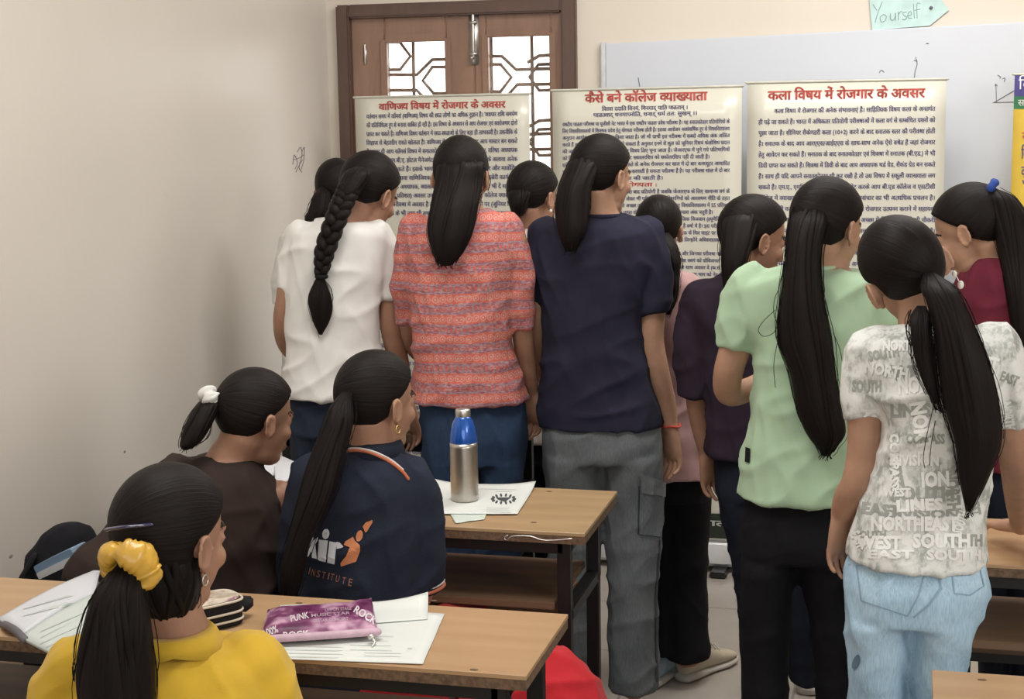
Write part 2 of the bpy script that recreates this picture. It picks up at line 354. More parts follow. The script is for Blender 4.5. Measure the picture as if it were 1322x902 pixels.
# whiteboard, sign, scribbles
BLK = plain('black_paint', (.018, .017, .017), .42); INK = plain('marker_ink', (.12, .12, .15), .6)
wb = mk('whiteboard', box(-1.07, 1.5, DY-.022, DY-.004, .72, 1.852, .004), plain('whiteboard_face', (.60, .63, .69), .25, 0, .02, 2), smooth=False)
wbv = np.array([v.co[:] for v in wb.data.vertices])
for v in wb.data.vertices:
    if v.co.z > .5: v.co.z += (v.co.x+1.285)*.024   # hung a little crooked
setp(wb, 'large white marker board on the back wall behind the banners', 'whiteboard')
mk('edge_strip', box(-1.085, -1.068, DY-.026, DY-.002, .72, 1.858, .003), plain('board_edge', (.62, .64, .67), .35), wb, smooth=False)
def ink(pls, Y, r=.0011): return join([tube([onY(px, py, Y) for px, py in pl], r, 5, 3) for pl in pls])
cc = lambda x, y: (1100+x/3.757, y/3.757)
for pls in ([[cc(308, 278), cc(316, 310), cc(306, 345), cc(303, 375)]], [[cc(132, 352), cc(142, 340), cc(156, 350)]], [[cc(684, 497), cc(700, 490), cc(785, 440)], [cc(684, 497), cc(785, 494)], [cc(700, 490), cc(698, 410), cc(694, 416), cc(698, 408), cc(704, 416)]], [[cc(706, 364), cc(720, 372), cc(716, 380)]], [[cc(730, 382), cc(742, 378), cc(738, 396)]]): mk('marker_scribble', ink(pls, DY-.0235), INK, wb)
for pls in ([[(824, 100), (826, 112)]], [cc(360, 210), cc(372, 211)], [(1180, 78), (1184, 79)]): mk('board_speck', ink([pls] if not isinstance(pls[0], list) else pls, DY-.0235, .0012), INK, wb)
mint = plain('mint_card', (.50, .68, .66), .6)
pts = [onY(px, py, DY-.006) for px, py in ((1122, -6), (1206, -14), (1225, 13), (1200, 33), (1126, 39))]
v = [(p.x, DY-.008, p.z) for p in pts]+[(p.x, DY-.0055, p.z) for p in pts]; n = 5
sg = mk('arrow_sign', (np.array(v), [tuple(reversed(range(n))), tuple(range(n, 2*n))]+[(i, (i+1) % n, n+(i+1) % n, n+i) for i in range(n)]), mint, smooth=False)
setp(sg, 'mint green paper arrow sign lettered Yourself above the whiteboard', 'sign')
S_ = lambda *p: [cc(*k) for k in p]
mk('lettering', ink([S_((102, 22), (120, 50)), S_((146, 10), (126, 60), (112, 108)), S_((150, 72), (136, 84), (142, 106), (160, 100), (166, 78), (152, 70)), S_((186, 66), (186, 92), (198, 98), (208, 84), (210, 62), (212, 98)), S_((224, 58), (226, 96)), S_((226, 70), (236, 56), (244, 58)), S_((264, 58), (248, 62), (250, 74), (264, 82), (258, 96), (244, 94)), S_((272, 76), (288, 70), (284, 56), (272, 64), (272, 86), (290, 88)), S_((298, 20), (302, 88)), S_((330, 18), (318, 14), (314, 30), (316, 88)), S_((304, 50), (330, 44))], DY-.0085, .0012), plain('pencil_grey', (.22, .34, .34), .7), sg)
mk('pin', ellipsoid(onY(1202, 10, DY-.011), (.006, .005, .006), n=10, m=8), INK, sg)
sc = [[(378, 212), (380, 200), (384, 210), (381, 218)], [(384, 196), (388, 190), (390, 200), (386, 216), (390, 222)], [(390, 196), (393, 190), (392, 208), (388, 220)], [(379, 206), (386, 204), (392, 200)], [(382, 222), (387, 212), (391, 206)]]
o = mk('pen_scribble', join([tube([onX(px, py, LX+.0012) for px, py in pl], .0014, 5, 3) for pl in sc]), plain('pen_ink', (.2, .185, .19), .6)); setp(o, 'small dark pen scribble drawn on the left beige wall near the window', 'scribble')
for px, py, r in ((161, 583, .005), (14, 718, .006)):
    c = onX(px, py, LX); o = mk('wall_scuff', ellipsoid(c, (.0015, r*1.4, r*.8), n=12, m=8), plain('scuff_mark', (.26, .23, .20), .8))
    setp(o, 'small dark scuff on the left wall above the seated girls' if py < 700 else 'dark chipped scuff low on the left wall near the backpack', 'scuff')

# ------------------------------------------------------------------ roll-up banners
ALU = plain('aluminium', (.62, .63, .64), .35, .9, .06)
VINYL = plain('banner_vinyl', (.66, .645, .55), .30, 0, .04, 3, .5, .15); RED = plain('heading_red', (.62, .12, .10), .5); NAVYINK = plain('text_navy', (.115, .105, .23), .6)
BY = 5.34; RAIL = plain('rail_cream', (.55, .54, .47), .45)
def banner(label, tl, tr, head, lines, subs=(), extra=(), base_mat=ALU, sheet_mat=VINYL, footer=None, lw=None):
    A, B = onY(*tl, BY), onY(*tr, BY); x0, x1, zt = A.x, B.x, (A.z+B.z)/2; slope = (B.z-A.z)/(B.x-A.x); zb = .10
    root = empty('roll_up_banner', ((x0+x1)/2, BY, 0), label, 'banner', 'roll up banners in front of the window and whiteboard')
    n, m = 10, 14; V = []; rng = random.Random(label)
    ph = rng.random()*6
    def surf(x, z): u = (x-x0)/(x1-x0); t = (z-zb)/(zt-zb); return BY + .010*math.cos((u-.5)*math.pi)*math.sin(t*math.pi) + .004*math.sin(u*9+ph+t*3)*math.sin(t*math.pi)
    for s in (0, .003):
        for j in range(m+1):
            for i in range(n+1):
                x = x0+(x1-x0)*i/n; z = zb+(zt-zb)*j/m; V.append((x, surf(x, z)+s, z+slope*(x-(x0+x1)/2)*(j/m)))
    N = (n+1)*(m+1); Fc = []
    for j in range(m):
        for i in range(n):
            k = j*(n+1)+i; Fc += [(k, k+1, k+n+2, k+n+1), (N+k+n+1, N+k+n+2, N+k+1, N+k)]
    for i in range(n): Fc += [(i, N+i, N+i+1, i+1), (m*(n+1)+i, m*(n+1)+i+1, N+m*(n+1)+i+1, N+m*(n+1)+i)]
    for j in range(m): Fc += [(j*(n+1), (j+1)*(n+1), N+(j+1)*(n+1), N+j*(n+1)), (j*(n+1)+n, N+j*(n+1)+n, N+(j+1)*(n+1)+n, (j+1)*(n+1)+n)]
    sh = mk('sheet', (np.array(V), Fc), sheet_mat, root)
    mk('top_rail', tube([(x0-.004, BY+.001, A.z+.003), (x1+.004, BY+.001, B.z+.003)], .0045, 10, 1), RAIL, root)
    mk('support_pole', tube([((x0+x1)/2, BY+.04, .08), ((x0+x1)/2, BY+.03, zt)], .007, 8, 1), ALU, root)
    v, f = box(x0-.005, x1+.005, BY-.06, BY+.07, .022, .105, .012, 3); v[:, 1] = np.where((v[:, 2] > .06) & (v[:, 1] < BY), v[:, 1]+.03, v[:, 1])
    mk('base_housing', (v, f), base_mat, root, smooth=False)
    for xx in (x0+.06, x1-.06): mk('foot', box(xx-.03, xx+.03, BY-.13, BY+.13, 0, .022, .006), BLK, root, smooth=False)
    def put(name, items, mat):
        parts = []
        for vv, ff in items:
            w = vv.copy(); z0_ = w[:, 2].copy()
            for r in range(len(w)):
                x, z = w[r, 0], w[r, 2]; w[r] = (x, surf(x, z)-.0016, z+slope*(x-(x0+x1)/2)*(z-zb)/(zt-zb))
            parts.append((w, ff))
        if parts: mk(name, join(parts), mat, sh, smooth=False)
    W_ = x1-x0; inv = lambda px, py: (onY(px, py, BY).x, onY(px, py, BY).z-slope*(onY(px, py, BY).x-(x0+x1)/2))
    if head:
        (hx0, hz), (hx1, _) = inv(*head[1]), inv(*head[2]); vv, ff = set_line(head[0], hx0, hx1, head[3]*1.12, .042); vv[:, 2] += hz; put('heading', [(vv, ff)], RED)
    its = []
    for s, p0, p1, size in lines:
        (lx0, lz), (lx1, _) = inv(*p0), inv(*p1); vv, ff = set_line(s, lx0, lx1, size*1.04, .021, .92 if size < .03 and lx1-lx0 > .42 else None); vv[:, 2] += lz; its.append((vv, ff))
    put('body_text', its, NAVYINK); its = []
    for s, p0, p1, size in extra:
        (lx0, lz), (lx1, _) = inv(*p0), inv(*p1); vv, ff = set_line(s, lx0, lx1, size, .03); vv[:, 2] += lz; its.append((vv, ff))
    put('red_text', its, RED)
    if footer:
        z1_, t_, sx = footer; put('footer_band', [(np.array([(x0+.002, 0, .11), (x1-.002, 0, .11), (x1-.002, 0, z1_), (x0+.002, 0, z1_)]), [(0, 1, 2, 3)])], plain('footer_green', (.02, .03, .02), .5))
        vv, ff = set_line(t_, x0+.3, x1-.03, .03, .03); vv[:, 2] += z1_-.045; vv2 = vv
        for r in range(len(vv2)): vv2[r, 1] = surf(vv2[r, 0], vv2[r, 2])-.003
        mk('footer_text', (vv2, ff), plain('footer_white', (.7, .7, .7), .5), sh, smooth=False)
    return root, sh, inv, surf
def grid(lines, x0, x1, y0, dy, size, sl):
    out = []
    for i, s in enumerate(lines):
        if not s: continue
        if isinstance(s, tuple): s, a, b = s
        else: a, b = 0, 1
        y = y0+dy*i; xa, xb = x0+(x1-x0)*a, x0+(x1-x0)*b
        out.append((s, (xa, y-sl*(xa-x0)), (xb, y-sl*(xa-x0)), size))
    return out
FILL = ["इसके बाद आप प्रतियोगी परीक्षाओं में भी भाग लेकर अच्छा पद प्राप्त कर सकते हैं।", "विषय के साथ रोजगार के अनेक अवसर उपलब्ध हैं तथा नौकरी भी मिल सकती है।", "स्नातक स्तर की परीक्षा के बाद शिक्षा में डिग्री करने से लाभ होता है।"]
L1 = ["वर्तमान समय में कॉमर्स (वाणिज्य) विषय की छात्र लोगों का अधिक रुझान है। 'व्यापार राशि समर्पण", "की प्रतिनिधित्व रूप से बनाया साबित हो रही है। इस विषय के अध्ययन से आप रोजगार एवं स्वरोजगार दोनों", "प्राप्त कर सकते हैं। वाणिज्य विषय वर्तमान में छात्र-छात्राओं के लिए बड़ा ही लाभकारी है। तकनीकि के", "लिहाज से बेहतरीन रास्ते खोलता है। वाणिज्य में 10+2 करने के बाद आप मास्टर बन सकते", "हैं। साथ ही आप कॉमर्स विषय में स्नातकोत्तर करने के बाद व्याख्याता, वरिष्ठ अध्यापक", "बनने के बाद एम.बी.ए. होटल मैनेजमेंट का कोर्स भी कर सकते हैं, इनके अलावा अनेक", "पद पर भी जा सकते हैं। इसके अलावा बैंक में मैनेजर, मास्टर और मार्केटिंग", "कार्य में।इसके अलावा वाणिज्यिक कर विभाग तथा लाइब्रेरी कार्य (बी.", "अध्यापक, वरिष्ठ अध्यापक, व्याख्याता की परीक्षा भी दे सकते हैं", "इंग्लैंड हिंदी (30 प्रतिशत) के साथ कॉलेज व्याख्याता", "सकता है। नेट परीक्षा में पास होने पर (जूनियर रिसर्च", "अध्ययन करना पड़ता है।", "", ""]+FILL*11
banner('cream banner farthest left on the window, red heading in Hindi on commerce', (458, 127), (683, 122), ("वाणिज्य विषय में रोजगार के अवसर", (489, 142), (652, 138), .031),
    grid(L1, 473, 668, 153.2, 11.35, .0215, .015), footer=(.2, "वाणिज्य विषय", 0))
L2 = ["राष्ट्रीय पात्रता परीक्षा या यूजीसी नेट भारत में एक राष्ट्रीय पात्रता प्रवेश परीक्षा है। यह स्नातकोत्तर प्रतियोगियों के", "लिए विश्वविद्यालयों में शिक्षक प्रवेश हेतु योग्यता परीक्षा होती है। इसका आयोजन अर्द्धवार्षिक रूप से विश्वविद्यालय", "अनुदान आयोग द्वारा आयोजित किया जाता है। जो भी प्रार्थी इस परीक्षा में सबसे अधिक अंक अर्जित", "करते हैं वही पास होते हैं। योग्यता के अनुसार इनमें से कुल को जूनियर रिसर्च फेलोशिप प्रदान", "की जाती है व प्रोफेसर की पात्रता के लिए चुना जाता है। जेआरएफ में चुने गये प्रतिभागियों", ("को किसी भी देश में पढ़ने व नेट स्कालरशिप को स्कॉलरशिप नहीं दी जाती है।", 0, .88), "इसे राष्ट्रीय परीक्षा एजेंसी (एनटीए) साल में दो बार कम्प्यूटर आधारित", "परीक्षा विभिन्न विषयों के लिए आयोजित करवाती है। यह परीक्षा साल में दो बार", ("ऑनलाइन मोड पर आयोजित की जाती है।", 0, .6), "", "नेट परीक्षा की आयु सीमा नहीं होती है जबकि जेआरएफ के लिए सामान्य वर्ग के", "लिए तीस वर्ष से अधिक नहीं होनी तथा प्रतिभागियों को आरक्षण नीति के तहत", "छूट भी दी जाती है। इसके लिए विश्वविद्यालय में 55 प्रतिशत", ("अंक होना जरूरी है जबकि आरक्षित को पचास अंक जरूरी है।", 0, .9), "कला, विज्ञान, वाणिज्य सामाजिक विज्ञान (ह्यूमैनिटीज) ", "के विषय शामिल हैं तथा अनुभव वर्षों में है। इस परीक्षा हेतु", "आवेदन ऑनलाइन यूजीसी की साइट पर लॉग इन", "करके भर सकते हैं जिन्होंने अधिस्नातक विषय", "", "में प्रवेश लिया है और जिनका परीक्षा परिणाम", "नहीं आया है वह स्वयं को प्रोविजनल प्रवेश", "ले सकते हैं, जब वे (क्र.सं. 1. में", "दी गई सभी शर्तों को नेट से पूर्ण"]+FILL*6
banner('cream banner in the middle, red heading in Hindi on becoming a college lecturer', (713, 118), (958, 112), ("कैसे बने कॉलेज व्याख्याता", (755, 132.5), (912, 131), .039),
    [("विद्या ददाति विनयं, विनयाद् याति पात्रताम् ।", (777, 143), (888, 143), .019), ("पात्रत्वाद् धनमाप्नोति, धनाद् धर्मं ततः सुखम् ।।", (766, 151), (900, 151), .019)]+grid(L2, 726, 942, 163, 8.75, .0175, .006),
    extra=[("नेट की तैयारी एवं योग्यता :", (726, 241.5), (848, 241.5), .02)], footer=(.2, "बनें व्याख्याता", 0))
L3 = [("कला विषय में रोजगार की अनेक संभावनाएं हैं। साहित्यिक विषय कला के अन्तर्गत", .09, 1), "ही पढ़े जा सकते हैं। भारत में अधिकतर प्रतियोगी परीक्षाओं में कला वर्ग से सम्बंधित प्रश्नों को", "पूछा जाता है। सीनियर सैकेण्डरी कला (10+2) करने के बाद स्नातक स्तर की परीक्षा होती", "है। स्नातक के बाद आप आरएएस/आईएएस के साथ-साथ अनेक ऐसे क्षेत्र हैं जहां रोजगार", "हेतु आवेदन कर सकते हैं। स्नातक के बाद स्नातकोत्तर एवं शिक्षा में स्नातक (बी.एड.) में भी", "डिग्री प्राप्त कर सकते हैं। शिक्षा में डिग्री के बाद आप अध्यापक थर्ड ग्रेड, सैकंड ग्रेड बन सकते", "हैं। साथ ही यदि आपने स्नातकोत्तर भी कर रखी है तो उस विषय में स्कूली व्याख्याता लग", "सकते हैं। एम.ए., एमफिल, नेट या कम्प्लेट करके आप बी.एड कॉलेज व एसटीसी", "कॉलेज में व्याख्याता बन सकते हैं। आज जनसंचार का भी अत्यधिक प्रचलन है।", "यह कोर्स भी करके आपको रोजगार उत्पन्न कराने में सहायक", "होता है। योग व पुस्तकालय में डिप्लोमा करके भी नौकरी", "के अवसर प्राप्त किये जा सकते हैं।", "कला वर्ग के विद्यार्थी भी रोजगार प्राप्त", "कर सकते हैं तथा एम.बी.ए. में प्रवेश", "के लिए स्नातक परीक्षा में अंक"]+FILL*7
banner('cream banner on the right before the whiteboard, red heading in Hindi on arts', (965, 108), (1222, 103), ("कला विषय में रोजगार के अवसर", (991, 129), (1193, 124), .041),
    grid(L3, 979, 1207, 146.5, 13.97, .0205, .022), footer=(.2, "कला विषय", 0))
YEL = plain('banner_yellow', (.72, .50, .07), .4, 0, .05)
rt, sh4, inv4, sf4 = banner('yellow banner cut by the right edge of the photo, blue and green top', (1310, 97), (1555, 92), None, [("विद्यार्थी", (1318, 205), (1350, 205), .05), ("के लिए नई", (1318, 228), (1360, 228), .05), ("अवसर में", (1319, 240), (1360, 240), .05)], extra=[("रोजगार में", (1319, 182), (1380, 182), .045)], sheet_mat=YEL)
def stripe(name, z0, z1, m):
    A, B = inv4(1310, 97)[0], inv4(1555, 92)[0]; V = []; 
    for z in (z0, z1):
        for i in range(11): x = A+(B-A)*i/10; V.append((x, sf4(x, z)-.001, z))
    mk(name, (np.array(V), [(i, i+1, 12+i, 11+i) for i in range(10)]), m, sh4, smooth=False)
zt4 = inv4(1310, 97)[1]
stripe('blue_band', zt4-.068, zt4-.001, plain('band_blue', (.06, .05, .22), .4)); stripe('green_band', zt4-.108, zt4-.068, plain('band_green', (.02, .16, .06), .4))
wt = plain('band_white', (.75, .74, .72), .5)
for s, z, sz in (("विषय चयन", zt4-.045, .05), ("सफलता का", zt4-.098, .03)):
    vv, ff, w_ = line_mesh(s, 0); x = inv4(1315, 100)[0]
    vv = np.array([(x+p[0]*sz, sf4(x+p[0]*sz, z)-.0025, z+p[1]*sz) for p in vv]); mk('band_lettering', (vv, ff), wt, sh4, smooth=False)

# ------------------------------------------------------------------ desks
LAM = wood('desk_laminate', (.40, .245, .125), (.48, .31, .17), .38, (1.0, 9, 9), .12); PLY = wood('desk_ply', (.34, .225, .115), (.46, .315, .17), .42, (1.3, 7, 7), .1)
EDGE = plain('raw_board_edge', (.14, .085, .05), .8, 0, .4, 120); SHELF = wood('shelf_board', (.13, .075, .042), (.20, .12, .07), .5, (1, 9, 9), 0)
IRON = plain('black_iron', (.016, .015, .015), .45, .3)
def desk(name, x0, x1, y0, y1, top, label, knots=(), hook=False):
    root = empty(name, ((x0+x1)/2, (y0+y1)/2, 0), label, 'desk', 'classroom desks')
    tp = mk('desktop', box(x0, x1, y0, y1, .742, .75, .001, 1), top, root, smooth=False); mk('board_edge', box(x0+.0008, x1-.0008, y0+.0008, y1-.0008, .725, .7425), EDGE, tp, smooth=False)
    for px, py in knots:
        c = onZ(px, py, .7505); mk('knot', ellipsoid(c, (.007, .004, .0008), n=10, m=6), EDGE, tp)
    t = .014; fr = []
    xs = (x0+.05, x1-.05)
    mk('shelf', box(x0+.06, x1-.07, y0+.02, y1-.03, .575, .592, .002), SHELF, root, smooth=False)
    for x in xs:
        for y in (y0+.035, y1-.035): mk('leg', box(x-t, x+t, y-t, y+t, 0, .725, .002), IRON, root, smooth=False)
    mk('frame', join([box(x0+.05, x1-.05, y-t, y+t, .697, .7245, .002) for y in (y0+.035, y1-.035)]+[box(x-t, x+t, y0+.035, y1-.035, z, z+.027, .002) for x in xs for z in (.697,)]), IRON, root, smooth=False)
    for x in xs: mk('shelf_rail', box(x-t, x+t, y0+.035, y1-.035, .547, .574, .002), IRON, root, smooth=False)
    mk('foot_rail', join([box(x-t, x+t, y0+.035, y1-.035, .12, .147, .002) for x in xs]+[box(x0+.05, x1-.05, y1-.05, y1-.03, .121, .146, .002)]), IRON, root, smooth=False)
    if hook: mk('wire_hook', tube([onY(*p, y0-.006) for p in ((655, 691), (651, 694), (654, 697), (662, 692), (684, 692), (700, 697), (718, 697), (738, 695))], .0016, 6, 3), STEEL, root)
    return root
desk('school_desk', -2.0, -.553, 2.21, 2.515, LAM, 'nearest brown laminate desk, with purple pouch and pencil case on it', [(386, 778), (612, 864), (560, 775)])
desk('school_desk', -1.47, -.63, 3.03, 3.40, PLY, 'plywood topped desk carrying the steel water bottle', [(709, 634), (689, 674)], True)
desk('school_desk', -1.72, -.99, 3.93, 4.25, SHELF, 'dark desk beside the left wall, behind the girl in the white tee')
desk('school_desk', .05, 1.5, 2.06, 2.365, LAM, 'desk corner at the bottom right edge, nearest the camera on the right', [(1268, 877)])
desk('school_desk', .02, 1.5, 2.965, 3.31, LAM, 'desk to the right of the light blue jeans, with a hand on it')
def bench(x0, x1, y0, y1, label):
    root = empty('school_bench', ((x0+x1)/2, (y0+y1)/2, 0), label, 'bench', 'classroom benches')
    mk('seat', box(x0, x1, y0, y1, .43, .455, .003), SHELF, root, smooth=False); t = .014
    for x in (x0+.06, x1-.06):
        for y in (y0+.03, y1-.03): mk('leg', box(x-t, x+t, y-t, y+t, 0, .43, .002), IRON, root, smooth=False)
    mk('frame', join([box(x0+.06, x1-.06, y-t, y+t, .405, .43) for y in (y0+.03, y1-.03)]+[box(x-t, x+t, y0+.03, y1-.03, .406, .429) for x in (x0+.06, x1-.06)]), IRON, root, smooth=False)
bench(-2.0, -.6, 1.80, 2.06, 'bench under the girl in yellow'); bench(-2.0, -.87, 2.62, 2.88, 'bench under the girls in brown and navy')
bench(-2.0, -.78, 3.45, 3.66, 'dark bench just beyond the plywood desk'); bench(.08, 1.5, 3.38, 3.6, 'bench beyond the right hand desk')

# ------------------------------------------------------------------ people
NO = np.array
def Vn(v): v = NO(v, float); return v/(np.linalg.norm(v)+1e-9)
class Fig:
    def __init__(s, px, Y, label, skin=SKIN):
        p = onY(px, 400, Y); s.B = NO((p.x, p.y, 0.0)); s.ed = Vn((p.x, p.y, 0)); s.er = NO((s.ed[1], -s.ed[0], 0)); s.up = NO((0, 0, 1.)); s.skin = skin; s.label = label; s.parts = []
        s.mpp = float(np.linalg.norm(s.pt(px+50, 450)-s.pt(px-50, 450)))/100; s.extra = []
    def pt(s, px, py, dd=0.0):
        d = NO(ray(px, py)); t = (np.dot(s.B, s.ed)+dd)/np.dot(d, s.ed); return NO(CAM)+d*t
    def py_z(s, px, z, dd=0.0):
        a, b = 300., 900.
        for _ in range(8): za, zb = s.pt(px, a, dd)[2], s.pt(px, b, dd)[2]; n = a+(z-za)*(b-a)/(zb-za+1e-12); a, b = b, n
        return n
    def rings(s, rows, k=4, grow=1.0, add=0.0):
        out = []
        for r in cat([[*( (s.py_z((r[1]+r[2])/2, r[0][1], r[4] if len(r) > 4 else 0), r[1], r[2]) if isinstance(r[0], tuple) else r[:3]), r[3], r[4] if len(r) > 4 else 0.0] for r in rows], k):
            py, xl, xr, b, dd = r; L, Rr = s.pt(xl, py, dd), s.pt(xr, py, dd); c = (L+Rr)/2; a = (np.linalg.norm(Rr-L)/2)*grow+add
            out.append((c, s.er*max(a, .004), s.ed*max(b*grow+add, .004)))
        return out
    def W(s, r, d, u): return s.er*r+s.ed*d+s.up*u
    # ---- head
    def head(s, px, ytop, sc, yaw=0, pitch=0, roll=0, dd=0.0, eo=0.0):
        y, p, ro = R(yaw), R(pitch), R(roll)
        fw = s.ed*math.cos(y)+s.er*math.sin(y); rt = s.er*math.cos(y)-s.ed*math.sin(y); up = s.up
        fw, up = fw*math.cos(p)-up*math.sin(p), up*math.cos(p)+fw*math.sin(p); rt, up = rt*math.cos(ro)-up*math.sin(ro), up*math.cos(ro)+rt*math.sin(ro)
        s.hm = np.stack([rt, fw, up], 1); s.hs = sc; t = s.pt(px, ytop, dd); s.hc = t-NO((0, 0, .0995*sc)); s.hdd = dd   # centre of the cranium
        H = lambda x, y_, z: s.hc+s.hm @ (NO((x, y_+.005, z-.02))*sc); s.H = H; E = lambda c, r, rot=None, n=20, m=14: ellipsoid(H(*c), NO(r)*sc, s.hm if rot is None else s.hm @ rot, n, m)
        P = [E((0, -.005, .02), (.072, .092, .085), n=28, m=20), E((0, .035, -.03), (.058, .056, .083)), E((0, .052, -.095), (.034, .032, .024)), E((0, .03, -.085), (.047, .045, .032)),
             E((0, .080, .012), (.045, .016, .012)), E((0, .090, -.067), (.021, .007, .005)), E((0, .089, -.076), (.018, .007, .005)), E((0, .086, -.035), (.011, .018, .022)), E((0, .099, -.042), (.011, .011, .010)),
             E((.011, .091, -.046), (.008, .009, .007)), E((-.011, .091, -.046), (.008, .009, .007)), tube([H(0, .082, .006), H(0, .098, -.038)], [.006*sc, .008*sc], 8, 1)]
        for q in (-1, 1):
            P.append(E((q*.033, .062, -.034), (.024, .024, .022))); P.append(E((q*.031, .074, -.004), (.017, .010, .010)))
            c, sn = math.cos(q*R(28)), math.sin(q*R(28)); rot = NO([(c, -sn, 0), (sn, c, 0), (0, 0, 1)]); P.append(E((q*(.075+eo*.6), -.004, -.018), (.0045+eo, .014, .025), rot, 14, 12)); P.append(E((q*(.072+eo*.5), .002, -.042), (.0055, .008, .009), rot, 10, 8))
            rim = [H(q*(.080+eo+.006*abs(math.cos(a))*(1 if math.cos(a) < 0 else .2)), -.004+.0155*math.cos(a)*1.0, -.017+.027*math.sin(a)) for a in np.linspace(-1.2, 4.0, 11)]
            P.append(tube(rim, .0042*sc, 7, 2))
        s.parts += P
        s.eyes = [ellipsoid(H(q*.030, .0735, -.004), NO((.0115, .0105, .0085))*sc, s.hm, 14, 10) for q in (-1, 1)]
    def neck(s, px, py, dd=0.0, r=.047):
        b = s.pt(px, py, dd); top = s.H(0, -.022, -.045); s.nb = b
        s.parts.append(tube([top, top*.5+b*.5+s.ed*0.0, b, b-s.up*.03], [r*.98, r*.93, r*1.08, r*1.3], 18, 4))
    # ---- hand: palm, five fingers
    def hand(s, wrist, d, nrm, thumb=1, curl=25, sc=.88, spread=1.0):
        d = Vn(d); nrm = NO(nrm, float); nrm = Vn(nrm-d*np.dot(nrm, d)); w = np.cross(d, nrm)*thumb; wr = NO(wrist)
        q = lambda a, b, c: wr+(d*a+w*b+nrm*c)*sc
        s.parts.append(loft([(q(-.02, 0, 0), w*.022*sc, nrm*.018*sc), (q(.0, 0, 0), w*.025*sc, nrm*.017*sc), (q(.03, .002, .001), w*.034*sc, nrm*.016*sc), (q(.065, .002, .002), w*.039*sc, nrm*.0135*sc), (q(.088, .0, .001), w*.037*sc, nrm*.010*sc)], 18, 2.4))
        for b, L, cu in ((.0305, .066, .8), (.0105, .075, .9), (-.0100, .070, 1.05), (-.0295, .054, 1.25)):
            base = q(.078, b, 0); dirv = Vn(d+w*b*2.2*spread); pts = [base]; ang = R(curl*.45*cu)
            for seg in (.46, .31, .25):
                dv = dirv*math.cos(ang)+nrm*math.sin(ang); pts.append(pts[-1]+dv*L*seg*sc); ang += R(curl*cu)
            s.parts.append(tube(pts, [.0080*sc, .0074*sc, .0068*sc, .0056*sc], 9, 3))
        b0 = q(.012, .022, .004); pts = [b0]; dv = Vn(d*.72+w*.62+nrm*.25)
        for L in (.040, .030, .024): pts.append(pts[-1]+dv*L*sc); dv = Vn(dv+d*.28+nrm*.12-w*.18)
        s.parts.append(tube(pts, [.0125*sc, .0100*sc, .0088*sc, .0068*sc], 10, 3))
    def arm(s, pts, hand=None):
        P = [s.pt(*p[:3]) for p in pts]; s.parts.append(tube(P, [p[3] for p in pts], 14, 4))
        if hand is not False:
            h = dict(d=None, nrm=(-1, 0, 0), thumb=1, curl=25); h.update(hand or {}); d = h.pop('d'); d = P[-1]-P[-2] if d is None else s.W(*d); h['nrm'] = s.W(*h['nrm']); s.hand(P[-1], d, **h)
        return P
    def build(s, torso, legs=(), vox=.0048):
        s.parts.append(loft(s.rings(torso, 3, .84), 24, 2.2))
        for l in legs: s.parts.append(tube(*l, 14, 4))
        v, n, f = remesh(s.parts, vox, 3); v0 = len(v)
        loc = (v-s.hc) @ s.hm / s.hs+NO((0, -.005, .02))
        eyes, fe, allp = [], [], [(v, f)]
        for e in s.eyes: allp.append(e)
        vv, ff = join(allp); org = Vector((float(s.B[0]), float(s.B[1]), 0)); o = mk('person', (vv, ff), [s.skin, LIP, EYE_W, EYE_D], None, org)
        setp(o, s.label, 'person', 'students in the classroom'); ne = len(s.eyes[0][0]); mi = []
        for fc in ff:
            i = fc[0]
            if i >= v0:
                k = (i-v0) // ne; c = s.H((-1, 1)[k]*.030, .0735, -.004); p = Vn(vv[i]-c); mi.append(3 if np.dot(p, s.hm[:, 1]) > .86 else 2)
            else:
                l = loc[i]; lip = (l[0]/.021)**2+((l[2]+.0715)/.0095)**2 < 1 and l[1] > .085
                brow = abs(l[2]-.018-.004*math.cos(l[0]*60)) < .0045 and .012 < abs(l[0]) < .046 and l[1] > .055; mi.append(1 if lip else 3 if brow else 0)
        o.data.polygons.foreach_set('material_index', mi); s.root = o; s.org = org; return o
    # ---- clothes
    def wear(s, name, parts, mat, vox=.007, amp=.006, smooth=5, label=None, freq=(11, 11, 7), parent=None, hang=None):
        v, n, f = remesh(parts, vox, smooth); v = wrinkle(v, n, amp, freq, random.random()*50)
        o = mk(name, (v, f), mat, parent or s.root)
        if label: o['label'] = label
        return o
    def shirt(s, name, torso, sleeves, mat, amp=.007, vox=.0065, **k):
        rg = s.rings(torso, 4); n = len(rg); rg = [(c, a*(1+.055*max(0, (j/(n-1)-.8)/.2)), b*(1+.08*max(0, (j/(n-1)-.8)/.2))) for j, (c, a, b) in enumerate(rg)]
        parts = [loft(rg, 32, 2.35)]
        for sl in sleeves: parts += [tube([s.pt(*p[:3]) for p in sl], [p[3] for p in sl], 20, 4, False), ellipsoid(s.pt(*sl[0][:3]), (sl[0][3],)*3)]
        return s.wear(name, parts, mat, vox, amp, **k)
    def band(s, name, row, mat, r=.006, parent=None, tilt=0.0):
        c, a, b = s.rings([row, row], 1)[0]
        pts = [c+a*math.cos(t)+b*math.sin(t)-s.up*tilt*math.sin(t)*.02 for t in np.linspace(0, 2*math.pi, 33)]
        return mk(name, tube(pts, r, 8, 1, False), mat, parent or s.root)
